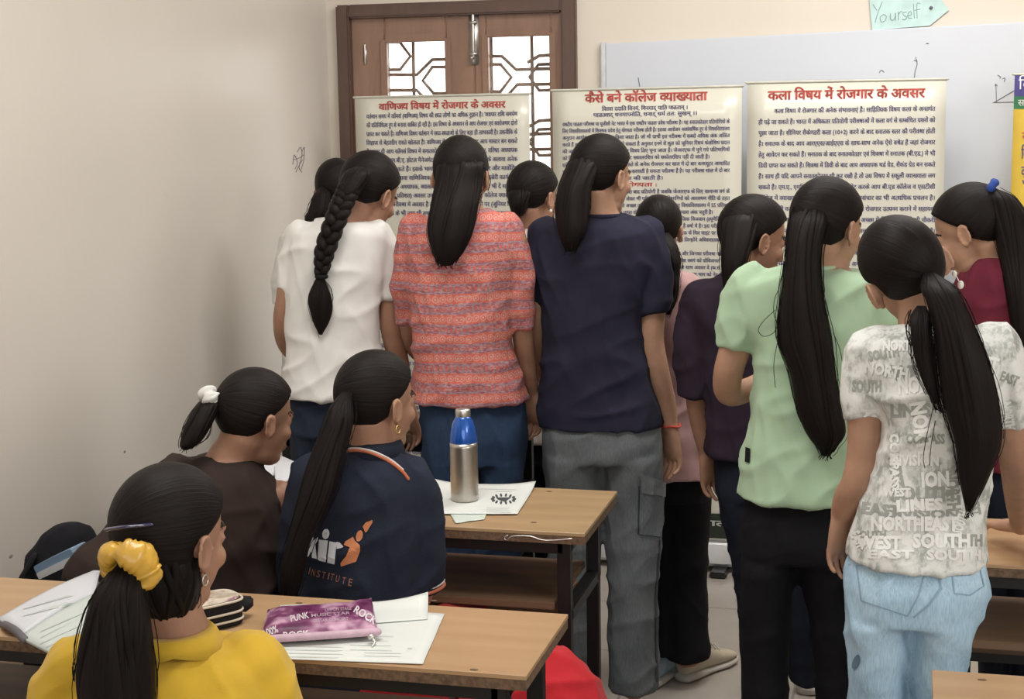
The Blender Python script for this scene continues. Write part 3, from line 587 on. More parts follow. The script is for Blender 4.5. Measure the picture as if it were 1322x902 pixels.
    def trousers(s, pelvis, legs, mat, name='trousers', amp=.008, **k):
        p0 = pelvis[0]; pelvis = [(p0[0], p0[1]+6, p0[2]-6, p0[3]-.015)]+list(pelvis[1:]); parts = [loft(s.rings(pelvis, 4), 32, 2.3)]
        for l in legs: parts.append(loft(s.rings(l, 4), 24, 2.15))
        return s.wear(name, parts, mat, .007, amp, freq=(9, 9, 8), **k)
    def leg_tubes(s, legs, zf=.05):
        out = []
        for l in legs:
            rg = s.rings(l, 1); out.append(([c for c, a, b in rg], [min(np.linalg.norm(a), np.linalg.norm(b))*.62 for c, a, b in rg]))
        return out
    def shoe(s, heel, ang, upper, sole, L=.235, label=None):
        """heel = world xy of the heel, ang = toe direction (0 away from the camera, positive to the right)"""
        d = s.ed*math.cos(R(ang))+s.er*math.sin(R(ang)); w = np.cross(d, s.up); h = NO((heel[0], heel[1], 0.))
        q = lambda t, wd, hb, ht, k=0: (h+d*t*L+s.up*(hb+ht)/2, w*wd, s.up*(ht-hb)/2)
        so = [q(-.02, .020, .002, .022), q(.02, .031, 0, .026), q(.2, .034, 0, .026), q(.45, .033, .001, .022), q(.7, .043, .001, .022), q(.88, .038, .004, .022), (h+d*.97*L+s.up*.016, w*.022, s.up*.008)]
        up = [q(.0, .018, .02, .075), q(.03, .029, .02, .088), q(.2, .033, .018, .092), q(.36, .033, .018, .088), q(.55, .037, .016, .068), q(.75, .040, .016, .050), q(.9, .033, .016, .038), q(.96, .018, .016, .028)]
        o = s.wear('shoe', [loft(up, 20, 2.3)], upper, .005, .0, 2, label); mk('sole', loft(so, 22, 2.6), sole, o)
        mk('laces', join([tube([h+d*L*t+w*.022+s.up*z, h+d*L*(t+.02)+s.up*(z+.011), h+d*L*(t+.03)-w*.022+s.up*z], .0025, 6, 2) for t, z in ((.44, .078), (.52, .070), (.60, .060))]), sole, o)
        return o
    def foot(s, px, heel_py): p = onZ(px, heel_py, 0); return NO((p.x, p.y))
    # ---- hair
    def hair(s, tie=(0, -.9, -.25), locks=(), th=.15, braid=None, N=38, cap_shift=0.0, wisps=14, extra=(), low=0.0):
        nu, nv = 110, 46; t = Vn(tie); p = Vn(np.cross(t, (1, 0, .01))); q = np.cross(t, p); V, UV = [], []; seed = random.random()*30
        GY = [-1.2, -1, -.5, -.1, .12, .42, .75, 1.0, 1.3]; GZ = [-1.3, -1.12, -.97, -.72, -.26, .02, .36, .42, .42]
        rad = NO((.072, .092, .085))
        for j in range(nv+1):
            th_ = math.pi*(.002+.996*j/nv)
            for i in range(nu):
                ph = 2*math.pi*i/nu; d = t*math.cos(th_)+(p*math.cos(ph)+q*math.sin(ph))*math.sin(th_); r = 1/math.sqrt(((d/rad)**2).sum())
                g = np.interp(d[1], GY, GZ)+cap_shift; m = min(1, max(0, (d[2]-g)/.16)); m = m*m*(3-2*m)
                ear = math.exp(-(((d[1]-.02)/.16)**2+((d[2]+.40)/.2)**2)) if abs(d[0]) > .5 else 0; m *= 1-.9*ear
                st = noise.noise(Vector((ph*9+seed, th_*.8, 0)))*.5+noise.noise(Vector((ph*24+seed, th_*.7, 3)))*.25
                k = 1+th*m*(.78+.22*max(0, d[2]))-(1-m)*.12+.014*st*m*min(1, (math.pi-th_)*2.0, th_*2+.3)
                V.append(s.hc+s.hm @ (d*r*k)*s.hs); UV.append((i/nu*1.6, j/nv))
        F_ = [(j*nu+i, j*nu+(i+1) % nu, (j+1)*nu+(i+1) % nu, (j+1)*nu+i) for j in range(nv) for i in range(nu)]
        F_ += [tuple(reversed(range(nu))), tuple(nv*nu+i for i in range(nu))]
        parts = [(NO(V), F_)]; UVs = [NO(UV)]
        def add(x): parts.append(x[:2]); UVs.append(x[2] if len(x) > 2 else np.c_[np.linspace(0, 1, len(x[0])), np.zeros(len(x[0]))])
        rng = random.Random(len(V)+int(s.B[0]*1000))
        for rows in locks:
            rg = s.rings(rows, 5); n = len(rg); nn = 44; lv = []
            for j, (c, a, b) in enumerate(rg):
                fr = j/(n-1); ti = min(1, .35+fr/.16*.65); a = a*ti; b = b*ti; tap = .93*(1-max(0, (fr-.86)/.14)**2*.55)
                for i in range(nn):
                    an = 2*math.pi*i/nn; fl = 1+.07*noise.noise(Vector((an*3.1+seed, fr*1.2, 1)))+.05*noise.noise(Vector((an*7+seed, fr*1.5, 9))); lv.append(c+(a*math.cos(an)+b*math.sin(an))*tap*fl)
            ff = [(j*nn+i, j*nn+(i+1) % nn, (j+1)*nn+(i+1) % nn, (j+1)*nn+i) for j in range(n-1) for i in range(nn)]+[tuple(reversed(range(nn))), tuple((n-1)*nn+i for i in range(nn))]
            add((NO(lv), ff, NO([(i/nn, j/n*1.5) for j in range(n) for i in range(nn)])))
            for k in range(N):
                an = rng.random()*2*math.pi; ra = .40+.47*rng.random(); e = n-1-int(rng.random()**2*n*.22); st0 = 0; ph = rng.random()*9; pts, rr = [], []
                ext = rg[-1][0]-rg[-2][0]
                for j in range(st0, e+1):
                    c, a, b = rg[j]; fr = j/(n-1); ti = min(1, .35+fr/.16*.65); a = a*ti; b = b*ti; wv = an+.25*math.sin(fr*4+ph); pts.append(c+a*math.cos(wv)*ra+b*math.sin(wv)*ra*1.05); w = min(np.linalg.norm(a), np.linalg.norm(b)*1.3); rr.append(max(.0012, min(.0065, w*.17))*min(1, .3+fr*6)*(1-.75*max(0, (j-st0)/(e-st0+1e-6)-.55)/.45))
                if e == n-1 and rng.random() < .5: pts.append(pts[-1]+ext*rng.uniform(.3, 1.2)+s.er*rng.uniform(-.006, .006)); rr.append(.0008)
                if len(pts) > 3: add(tube(pts, rr, 6, 1, uvs=True))
            for k in range(int(wisps*.35)):
                sd = rng.choice((-1, 1)); j0 = int(rng.random()*n*.6); j1 = min(n-1, j0+int(n*rng.uniform(.25, .5))); amp = rng.uniform(.002, .008); pts = []
                for j in range(j0, j1+1):
                    c, a, b = rg[j]; u = (j-j0)/max(1, j1-j0); pts.append(c+a*sd*(.92)+s.er*sd*amp*math.sin(u*math.pi*rng.uniform(.8, 1.1))-s.ed*abs(np.linalg.norm(b))*rng.uniform(0, .3))
                if len(pts) > 3: add(tube(pts, .0007, 4, 1, uvs=True))
        if braid:
            rows, cyc = braid; rg = cat([[*s.pt(x, y, dd), w*s.mpp] for y, x, w, dd in rows], 14); n = len(rg)
            for k in range(3):
                pts, rr = [], []
                for j in range(n):
                    w = rg[j][3]; a = 2*math.pi*(j/n*cyc+k/3); pts.append(rg[j][:3]+s.er*w*.55*math.sin(a)+s.ed*w*.42*math.sin(2*a)); rr.append(w*.50)
                add(tube(pts, rr, 12, 1, uvs=True))
        for pl, r in extra: add(tube([s.pt(*p) for p in pl], r, 5, 5, uvs=True))
        v, f = join(parts); o = mk('hair', (v, f), HAIR, s.root, uv=np.vstack(UVs)); s.hair_o = o; return o
    def scrunchie(s, px, py, dd, Rm, rm, mat, tilt=(0, 0, 1), parent=None, name='scrunchie', lump=.35, sq=(1, 1)):
        c = s.pt(px, py, dd); ax = Vn(s.W(*tilt)); a = Vn(np.cross(ax, s.ed+s.up*.1)); b = np.cross(ax, a); nu, nv = 64, 20; V = []
        for i in range(nu):
            t = 2*math.pi*i/nu; rl = rm*(1+lump*1.3*noise.noise(Vector((math.cos(t)*2.0, math.sin(t)*2.0, px*.1))))
            for j in range(nv):
                u = 2*math.pi*j/nv; fl = 1+.11*noise.noise(Vector((math.cos(t)*6, math.sin(t)*6, math.sin(u)*1.5+px)))*lump*4; V.append(c+(a*math.cos(t)*sq[0]+b*math.sin(t)*sq[1])*(Rm+rl*math.cos(u)*fl)+ax*rl*1.25*math.sin(u)*fl)
        F_ = [(i*nv+j, i*nv+(j+1) % nv, ((i+1) % nu)*nv+(j+1) % nv, ((i+1) % nu)*nv+j) for i in range(nu) for j in range(nv)]
        return mk(name, (NO(V), F_), mat, parent or s.hair_o)
    def seated(s, mat, shoe_mat, hip=.50, hx=(-.085, .085), fwd=.36, name='trousers'):
        legs = []; par = []
        for x in hx:
            h = s.B+s.er*x; P = [h+NO((0, 0, hip))-NO((0, .03, 0)), h+NO((0, fwd*.5, hip+.01)), h+NO((0, fwd, hip-.01)), h+NO((0, fwd+.03, hip-.08)), h+NO((0, fwd-.02, .25)), h+NO((0, fwd-.04, .10))]
            par.append(tube(P, [.080, .068, .062, .058, .052, .046], 16, 4)); legs.append((P, [.06, .055, .045, .042, .035, .03]))
        par.append(ellipsoid(s.B+NO((0, -.02, hip+.02)), (.165, .11, .09), n=22, m=14)); return par, legs
    # ---- flat print on cloth: shapes given in photo pixels are laid on the garment's own surface
    def decal(s, o, name, shapes, mat, off=.0016):
        dg = bpy.context.evaluated_depsgraph_get(); w = world_loc(o); bv = BVHTree.FromPolygons([v.co+w for v in o.data.vertices], [p.vertices[:] for p in o.data.polygons]); parts = []
        for v, f in shapes:
            if not len(v): continue
            bm = bmesh.new(); vs_ = [bm.verts.new((q[0], q[1], 0)) for q in v]
            for q in f:
                try: bm.faces.new([vs_[i] for i in q])
                except ValueError: pass
            bmesh.ops.triangulate(bm, faces=bm.faces[:])
            for _ in range(3):
                es = [e for e in bm.edges if e.calc_length() > 5]
                if not es: break
                bmesh.ops.subdivide_edges(bm, edges=es, cuts=1); bmesh.ops.triangulate(bm, faces=bm.faces[:])
            bm.verts.index_update(); out, bad = [], set()
            for q in bm.verts:
                d = ray(q.co.x, q.co.y).normalized(); h, nn, _, _ = bv.ray_cast(CAM, d)
                if h is None: bad.add(q.index); out.append((0, 0, 0))
                else: out.append(tuple(h+(nn if nn.dot(d) < 0 else -nn)*off))
            fs = [[q.index for q in fc.verts] for fc in bm.faces if not any(q.index in bad for q in fc.verts)]; bm.free()
            used = sorted({i for q in fs for i in q}); mp = {i: k for k, i in enumerate(used)}
            if fs: parts.append((NO([out[i] for i in used]), [[mp[i] for i in q] for q in fs]))
        if parts: return mk(name, join(parts), mat, o, smooth=False)
def text_px(s, x, y, h, w=None, ang=0, off=.03, shear=0):
    """word as a flat mesh in photo pixels: lower left corner x, y; cap height h"""
    v, f = _text_mesh(s, off); k = h/.70; kx = k if w is None else w/(v[:, 0].max()-v[:, 0].min()); c, sn = math.cos(R(ang)), math.sin(R(ang))
    a, b = (v[:, 0]-v[:, 0].min())*kx, v[:, 1]*k; return np.c_[x+a*c+b*(sn+shear*c), y+a*sn-b*c+b*shear*sn, np.zeros(len(a))], f
def ell_px(x, y, rx, ry, ang=0, n=20):
    c, sn = math.cos(R(ang)), math.sin(R(ang)); P = [(rx*math.cos(2*math.pi*i/n), ry*math.sin(2*math.pi*i/n)) for i in range(n)]; return NO([(x+a*c-b*sn, y+a*sn+b*c, 0) for a, b in P]), [list(range(n))]
def poly_px(p): return NO([(a, b, 0) for a, b in p]), [list(range(len(p)))]

# fabrics
WHITE_TEE = cloth('white_cotton', (.72, .71, .68), .04); NAVY_TEE = cloth('navy_cotton', (.022, .021, .040), .2); PURPLE_TEE = cloth('plum_cotton', (.030, .020, .034), .2)
GREEN_TEE = cloth('mint_cotton', (.40, .56, .38), .06); MAROON_TEE = cloth('maroon_cotton', (.155, .022, .042), .15); BROWN_TEE = cloth('brown_cotton', (.034, .022, .019), .18)
POLO = cloth('polo_navy', (.017, .021, .036), .18, 500, .4); MUSTARD = cloth('mustard_cotton', (.58, .37, .035), .08); PINK = cloth('pink_cotton', (.50, .31, .30), .1); PALE = cloth('pale_cotton', (.50, .45, .42), .1)
BLACK_P = cloth('black_trouser', (.008, .008, .010), .2); NAVY_P = cloth('dark_navy_trouser', (.012, .015, .026), .2)
JEAN_B = denim('blue_denim', (.020, .036, .075), (.030, .055, .11)); JEAN_G = denim('grey_denim', (.10, .115, .125), (.165, .18, .19)); JEAN_L = denim('light_denim', (.28, .46, .63), (.50, .68, .84)); JEAN_D = denim('dark_denim', (.012, .017, .03), (.022, .03, .05))
CREAM = plain('cream_leather', (.50, .44, .34), .5, 0, .1); SOLE = plain('sole_white', (.55, .53, .48), .6); SHOE_B = plain('shoe_black', (.02, .02, .022), .5); SHOE_LB = plain('shoe_pale_blue', (.30, .40, .50), .5, 0, .15, 30)
GOLD = plain('gold', (.75, .55, .22), .25, 1); PEARL = plain('pearl', (.8, .78, .74), .25); THREAD = plain('red_thread', (.45, .06, .04), .8)
def print_red():
    m, t, b = nt('red_block_print'); b.inputs['Roughness'].default_value = .9; b.inputs['Specular IOR Level'].default_value = .2
    tc = node(t, 'ShaderNodeTexCoord'); sp = node(t, 'ShaderNodeSeparateXYZ'); wob = noise_n(t, tc.outputs['Object'], 6, 2)
    t.links.new(tc.outputs['Object'], sp.inputs[0]); z = mth(t, 'ADD', sp.outputs[2], mth(t, 'MULTIPLY', wob, .022)); u = mth(t, 'MULTIPLY', mth(t, 'ARCTAN2', sp.outputs[0], mth(t, 'ADD', sp.outputs[1], -.35)), .45)
    per = .050; fz = mth(t, 'FRACT', mth(t, 'DIVIDE', z, per)); fu = mth(t, 'FRACT', mth(t, 'DIVIDE', u, .0175)); row = mth(t, 'GREATER_THAN', fz, .48)
    du = mth(t, 'MULTIPLY', mth(t, 'SUBTRACT', fu, .5), .0175); dz = mth(t, 'MULTIPLY', mth(t, 'SUBTRACT', fz, .24), per)
    rr = mth(t, 'SQRT', mth(t, 'ADD', mth(t, 'POWER', du, 2), mth(t, 'POWER', dz, 2))); ring = mth(t, 'LESS_THAN', mth(t, 'ABSOLUTE', mth(t, 'SUBTRACT', rr, .0065)), .0013); dot = mth(t, 'LESS_THAN', rr, .0026)
    nn = noise_n(t, coords(t, scale=(1, 1, 1.6)), 130, 3)
    base = mixc(t, row, (.56, .13, .095), mixc(t, ramp(t, noise_n(t, coords(t, scale=(1, 1, 5)), 60, 2), [(.45, (0, 0, 0)), (.55, (1, 1, 1))]), (.30, .10, .12), (.33, .21, .25)))
    c = mixc(t, mth(t, 'MULTIPLY', ring, mth(t, 'SUBTRACT', 1, row)), base, (.56, .25, .21)); c = mixc(t, mth(t, 'MULTIPLY', dot, mth(t, 'SUBTRACT', 1, row)), c, (.54, .30, .27))
    ln = mth(t, 'LESS_THAN', mth(t, 'ABSOLUTE', mth(t, 'SUBTRACT', fz, .74)), .09); fu2 = mth(t, 'FRACT', mth(t, 'DIVIDE', u, .013)); c = mixc(t, mth(t, 'MULTIPLY', ln, mth(t, 'GREATER_THAN', fu2, .45)), c, (.50, .12, .09))
    c = mixc(t, ramp(t, nn, [(.50, (0, 0, 0)), (.64, (.5, .5, .5))]), c, (.56, .36, .33)); t.links.new(c, b.inputs['Base Color']); return m
RED_PRINT = print_red()
def print_grey():
    m, t, b = nt('lettered_cotton'); b.inputs['Roughness'].default_value = .9; b.inputs['Specular IOR Level'].default_value = .2
    v = coords(t, scale=(1, 1, 1)); f = noise_n(t, v, 26, 4, .6); g = noise_n(t, coords(t, scale=(2.2, 2.2, 1)), 70, 2)
    c = ramp(t, f, [(.45, (.76, .775, .75)), (.54, (.56, .58, .55)), (.63, (.36, .38, .355))]); c2 = mixc(t, ramp(t, g, [(.50, (0, 0, 0)), (.60, (.6, .6, .6))]), c, (.74, .75, .73))
    t.links.new(c2, b.inputs['Base Color']); bump(t, b, noise_n(t, v, 900, 2), .2, .002); return m
GREY_PRINT = print_grey()

# 1 girl by the wall, mostly hidden
f = Fig(425, 4.55, 'girl mostly hidden behind the white tee girl, ponytail showing by the left wall', SKIN)
f.head(434, 203, .82, 25, 12); f.neck(428, 284)
T = [(280, 412, 446, .055), (290, 385, 468, .075), (302, 370, 478, .09), (340, 366, 480, .095), (420, 366, 480, .10), (520, 366, 482, .105)]
f.arm([(380, 330, 0, .030), (377, 385, 0, .027), (382, 440, .05, .024), (395, 475, .14, .018)], dict(d=(.1, .6, -.3), nrm=(.8, 0, 0)))
f.build(T, f.leg_tubes([[(560, 380, 424, .08), (('z', .5), 382, 424, .06), (('z', .05), 384, 420, .05)], [(560, 426, 470, .08), (('z', .5), 426, 468, .06), (('z', .05), 428, 466, .05)]]))
f.shirt('tee', T, [[(382, 305, 0, .044), (370, 345, 0, .042), (365, 394, 0, .036)], [(468, 305, 0, .044), (478, 345, 0, .042), (482, 394, 0, .040)]], WHITE_TEE)
f.trousers([(515, 366, 482, .10), (560, 370, 480, .105)], [[(550, 370, 426, .09), (('z', .4), 376, 424, .07), (('z', .05), 378, 424, .075)], [(550, 424, 480, .09), (('z', .4), 428, 474, .07), (('z', .05), 428, 472, .075)]], NAVY_P)
for px in (402, 450): f.shoe(f.B[:2]+f.er[:2]*(px-425)*f.mpp-f.ed[:2]*.05, 0, SHOE_B, SOLE)
f.hair((-.25, -.95, -.1), [[(240, 408, 428, .03, -.06), (256, 402, 428, .03, -.075), (272, 397, 427, .03, -.085), (284, 392, 424, .025, -.09), (330, 395, 415, .012, -.11)]], N=24)

# 2 white tee, braid
f = Fig(437, 3.80, 'girl in plain white tee with a long black braid down her back')
f.head(476, 193, .90, 42, 24, 6, .03); f.neck(444, 292, 0)
T = [(283, 408, 470, .05, .02), (289, 392, 484, .07, .01), (298, 376, 498, .088), (320, 369, 505, .095), (350, 368, 502, .098), (385, 369, 492, .10), (440, 369, 492, .102), (480, 367, 495, .105), (509, 366, 499, .108)]
f.arm([(378, 330, 0, .033), (371, 380, 0, .029), (366, 415, .02, .028), (370, 445, .07, .024), (392, 470, .18, .019)], dict(d=(.4, .8, -.1), nrm=(.3, 0, -1)))
f.arm([(497, 330, 0, .033), (504, 385, 0, .031), (506, 424, 0, .031), (516, 472, .03, .027), (527, 522, .06, .020)], dict(d=(.15, .15, -1), nrm=(-.75, -.65, 0), thumb=1, curl=22))
LG = [[(555, 373, 438, .09), (640, 379, 434, .07), (('z', .4), 381, 432, .065), (('z', .05), 382, 432, .07)], [(555, 436, 498, .09), (640, 440, 494, .07), (('z', .4), 442, 490, .065), (('z', .05), 442, 490, .07)]]
f.build(T, f.leg_tubes(LG), .0038); s0 = f.shirt('tee', T, [[(388, 306, 0, .044), (379, 340, 0, .040), (374, 374, 0, .034)], [(485, 306, 0, .046), (500, 345, 0, .043), (506, 384, 0, .037)]], WHITE_TEE, .008)
f.band('neckband', (284, 408, 470, .05, .02), WHITE_TEE, .006, s0)
f.trousers([(503, 370, 497, .102), (555, 372, 499, .11)], LG, JEAN_D)
for px in (408, 466): f.shoe(f.B[:2]+f.er[:2]*(px-437)*f.mpp-f.ed[:2]*.05, 5, SHOE_B, SOLE)
f.hair((-.45, -.85, -.15), [[(214, 446, 486, .05, -.05), (238, 436, 474, .045, -.075), (254, 432, 462, .035, -.09)], [(354, 410, 420, .010, -.125), (366, 404, 422, .014, -.125), (384, 397, 429, .018, -.125), (404, 400, 430, .016, -.12), (432, 409, 419, .006, -.115)]],
       braid=([(240, 452, 15, -.085), (258, 444, 15, -.10), (285, 433, 14.5, -.118), (322, 420, 13.5, -.122), (352, 415, 9, -.125)], 3.2), N=26, extra=[([(432, 268, -.1), (421, 300, -.12), (416, 330, -.13)], .0008)])
mk('hair_tie', tube([f.pt(409, 357, -.13), f.pt(415, 358, -.142), f.pt(421, 357, -.13)], .006, 8, 2), BLACK_P, f.hair_o)

# 3 red print kurti
f = Fig(608, 3.80, 'girl in red block-printed top and blue jeans with long loose hair')
f.head(594, 173, .86, 18, 8); f.neck(604, 284)
T = [(270, 590, 634, .05), (276, 560, 648, .07), (286, 534, 660, .088), (306, 521, 669, .098), (350, 522, 666, .10), (400, 528, 660, .102), (450, 532, 663, .106), (482, 534, 671, .11), (516, 534, 679, .114)]
f.arm([(534, 310, 0, .034), (527, 370, .02, .03), (528, 415, .06, .027), (536, 450, .14, .024), (556, 466, .24, .019)], dict(d=(.5, .8, 0), nrm=(0, 0, -1)))
f.arm([(664, 310, 0, .034), (671, 380, 0, .030), (674, 425, .01, .028), (680, 470, .05, .025), (688, 508, .09, .019)], dict(d=(.05, .15, -1), nrm=(-.75, -.65, 0), thumb=1))
LG = [[(590, 547, 616, .105), (660, 554, 616, .085), (727, 560, 615, .08), (('z', .3), 564, 614, .072), (('z', .04), 566, 614, .075)], [(590, 611, 677, .105), (660, 614, 675, .085), (727, 617, 673, .08), (('z', .3), 618, 668, .072), (('z', .04), 618, 666, .075)]]
f.build(T, f.leg_tubes(LG), .0038); s0 = f.shirt('printed_top', T, [[(537, 298, 0, .046), (528, 345, .01, .042), (526, 385, .03, .040), (529, 414, .06, .035)], [(652, 298, 0, .048), (667, 345, 0, .043), (671, 385, 0, .039), (672, 423, .01, .034)]], RED_PRINT, .008)
f.trousers([(508, 537, 680, .108), (555, 544, 680, .118), (592, 547, 677, .116)], LG, JEAN_B)
for px in (590, 642): f.shoe(f.B[:2]+f.er[:2]*(px-608)*f.mpp-f.ed[:2]*.05, 4, SHOE_B, SOLE)
f.hair((.05, -.8, .5), [[(192, 566, 620, .045, -.01), (212, 561, 627, .05, -.042), (235, 559, 624, .045, -.066), (266, 553, 619, .04, -.105), (298, 549, 612, .032, -.125), (322, 555, 601, .026, -.128), (343, 561, 590, .014, -.128)]], N=60, cap_shift=-.12, wisps=18,
       extra=[([(626, 205, .02), (631, 228, .03), (629, 240, .02)], .002), ([(625, 212, .03), (633, 232, .04), (630, 246, .03)], .0012)])

# 4 hidden girl between red and navy
f = Fig(692, 4.50, 'girl in pale top half hidden between the red printed top and the navy tee')
f.head(687, 206, .88, 38, 12); f.neck(692, 300)
T = [(292, 674, 714, .055), (300, 652, 734, .075), (312, 640, 746, .09), (350, 638, 748, .095), (430, 642, 742, .10), (520, 640, 745, .105), (566, 640, 746, .11)]
f.arm([(645, 330, 0, .033), (644, 400, 0, .029), (650, 460, .08, .025), (670, 480, .2, .019)], dict(d=(.3, .8, 0), nrm=(0, 0, -1))); f.arm([(742, 330, 0, .033), (744, 400, 0, .029), (738, 460, .08, .025), (720, 480, .2, .019)], dict(d=(-.3, .8, 0), nrm=(0, 0, -1), thumb=-1))
LG = [[(590, 642, 692, .09), (('z', .4), 648, 692, .07), (('z', .05), 650, 692, .075)], [(590, 690, 744, .09), (('z', .4), 694, 738, .07), (('z', .05), 694, 736, .075)]]
f.build(T, f.leg_tubes(LG)); f.shirt('tee', T, [[(652, 316, 0, .044), (645, 355, 0, .042), (643, 400, 0, .037)], [(736, 316, 0, .044), (743, 355, 0, .042), (745, 400, 0, .037)]], PALE); f.trousers([(555, 642, 744, .10), (592, 642, 745, .105)], LG, BLACK_P, amp=.004)
for px in (670, 716): f.shoe(f.B[:2]+f.er[:2]*(px-692)*f.mpp-f.ed[:2]*.05, 0, SHOE_B, SOLE)
f.hair((.0, -.9, -.35), [[(240, 655, 692, .04, -.05), (262, 656, 684, .03, -.07), (279, 661, 678, .015, -.075)]], N=20)
mk('earring', ellipsoid(f.H(.084, 0, -.05), (.004, .004, .005), n=10, m=8), PEARL, f.root)

# 5 navy tee, grey cargo jeans
f = Fig(775, 3.92, 'tall girl in dark navy tee and grey cargo jeans beside the plywood desk', SKIN_LIGHT)
f.head(775, 171, .88, 42, 6); f.neck(777, 288, 0)
T = [(277, 750, 804, .052), (282, 728, 824, .07), (292, 704, 843, .088), (310, 692, 853, .098), (340, 690, 850, .10), (400, 697, 828, .105), (440, 699, 829, .106), (490, 698, 842, .11), (525, 696, 852, .114), (548, 699, 852, .116)]
f.arm([(703, 330, 0, .034), (695, 395, .02, .03), (698, 440, .06, .028), (706, 490, .14, .024), (722, 515, .22, .019)], dict(d=(.4, .7, -.3), nrm=(.3, 0, -1)))
AR = f.arm([(843, 330, 0, .036), (842, 400, 0, .034), (841, 440, 0, .033), (850, 482, 0, .030), (860, 520, .02, .026), (866, 553, .03, .0205)], dict(d=(.10, .12, -1), nrm=(-.8, -.6, 0), thumb=1, curl=24, sc=.95))
LG = [[(585, 701, 778, .112), (650, 704, 776, .09), (727, 706, 774, .085), (('z', .25), 706, 770, .08), (('z', .035), 704, 770, .085)], [(585, 775, 855, .112), (645, 777, 856, .092), (690, 781, 855, .086), (750, 784, 850, .084), (820, 785, 849, .085), (884, 785, 852, .09)]]
f.build(T, f.leg_tubes(LG), .0036); s0 = f.shirt('tee', T, [[(705, 304, 0, .046), (697, 345, 0, .040), (697, 388, 0.02, .036)], [(832, 304, 0, .050), (842, 350, 0, .052), (844, 403, 0, .048)]], NAVY_TEE, .008); f.band('neckband', (278, 750, 804, .052), NAVY_TEE, .006, s0)
tr = f.trousers([(528, 699, 851, .112), (560, 699, 854, .12), (590, 701, 855, .118)], LG, JEAN_G, 'cargo_jeans', .006)
f.decal(tr, 'cargo_pocket', [poly_px([(826, 628), (853, 634), (852, 693), (825, 688)])], JEAN_G, .006); f.decal(tr, 'pocket_flap', [poly_px([(826, 609), (855, 622), (855, 641), (827, 634)])], denim('grey_denim_flap', (.13, .145, .155), (.19, .205, .215)), .010)
f.decal(tr, 'seam', [poly_px([(851, 696), (853, 696), (848, 768), (849, 880), (846, 880), (845, 770)]), poly_px([(824, 627), (826, 627), (825, 689), (823, 689)]), poly_px([(824, 687), (853, 692), (853, 694), (824, 689)])], cloth('seam_thread', (.05, .057, .062)), .002)
mk('bracelet', tube([AR[5]+f.W(.024*math.cos(a), .024*math.sin(a), .008+.002*math.sin(3*a)) for a in np.linspace(0, 2*math.pi, 17)], .0032, 8, 2, False), THREAD, f.root)
f.shoe(f.foot(836, 884)-f.ed[:2]*.03, 28, SHOE_LB, SOLE, .25, 'pale blue and white trainer'); f.shoe(f.B[:2]+f.er[:2]*(738-775)*f.mpp-f.ed[:2]*.06, 0, SHOE_LB, SOLE)
f.hair((-.5, -.8, -.1), [[(192, 740, 786, .045, -.015), (215, 730, 776, .05, -.055), (240, 720, 765, .045, -.095), (270, 715, 762, .04, -.115), (298, 719, 759, .035, -.125), (324, 728, 746, .018, -.128)]], N=46, wisps=20)

# 6 pink kurti, cream trainers
f = Fig(875, 4.22, 'girl in pink top, black trousers and cream trainers, behind the navy tee')
f.head(850, 250, .80, 8, 14); f.neck(857, 360)
T = [(352, 836, 880, .05), (358, 820, 892, .07), (370, 812, 900, .085), (420, 810, 902, .092), (500, 812, 908, .098), (560, 818, 916, .105), (612, 824, 920, .11)]
f.arm([(895, 385, 0, .033), (904, 450, 0, .029), (906, 500, .04, .026), (900, 540, .12, .02)], dict(d=(-.1, .5, -1), nrm=(-1, 0, 0), thumb=-1)); f.arm([(818, 385, 0, .033), (812, 450, .03, .029), (818, 500, .1, .026), (830, 520, .2, .02)], dict(d=(.2, .8, -.2), nrm=(0, 0, -1)))
LG = [[(640, 830, 873, .09), (('z', .3), 836, 872, .07), (('z', .09), 836, 874, .08)], [(640, 860, 919, .09), (727, 860, 914, .075), (790, 858, 914, .075), (846, 857, 918, .085)]]
f.build(T, f.leg_tubes(LG)); f.shirt('pink_top', T, [[(889, 374, 0, .046), (902, 420, 0, .044), (908, 470, .01, .04)], [(824, 374, 0, .046), (812, 420, 0.01, .044), (812, 470, .04, .04)]], PINK); f.trousers([(605, 828, 918, .102), (640, 828, 919, .105)], LG, BLACK_P, amp=.004)
f.shoe(f.foot(880, 880), 38, CREAM, SOLE, .25, 'cream trainer'); f.shoe(f.foot(846, 872), 10, CREAM, SOLE, .25)
f.hair((.35, -.8, -.4), [[(300, 838, 876, .035, -.065), (318, 846, 876, .03, -.085), (337, 854, 880, .03, -.10), (352, 856, 878, .022, -.11), (368, 858, 878, .024, -.12), (386, 856, 875, .022, -.12), (406, 858, 868, .01, -.12)]], N=30)

# 7 plum tee
f = Fig(970, 3.88, 'girl in dark plum tee with straight hair, between the pink top and the green tee')
f.head(972, 249, .90, 62, 14, 0, 0); f.neck(965, 362)
T = [(352, 940, 992, .052), (360, 917, 1012, .072), (376, 896, 1030, .09), (400, 886, 1038, .098), (450, 900, 1036, .10), (520, 912, 1034, .104), (586, 914, 1036, .11)]
f.arm([(900, 400, 0, .034), (897, 470, 0, .03), (899, 512, .01, .028), (904, 548, .03, .025), (912, 585, .05, .0195)], dict(d=(.12, .12, -1), nrm=(.7, -.7, 0), thumb=-1, curl=22)); f.arm([(1034, 400, 0, .034), (1040, 470, .04, .03), (1030, 510, .14, .025), (1010, 520, .24, .02)], dict(d=(-.3, .8, 0), nrm=(0, 0, -1), thumb=-1))
LG = [[(640, 925, 985, .095), (747, 947, 1003, .08), (('z', .25), 955, 1005, .07), (('z', .05), 957, 1007, .075)], [(640, 980, 1048, .095), (747, 1000, 1058, .08), (820, 1012, 1060, .075), (876, 1018, 1060, .075)]]
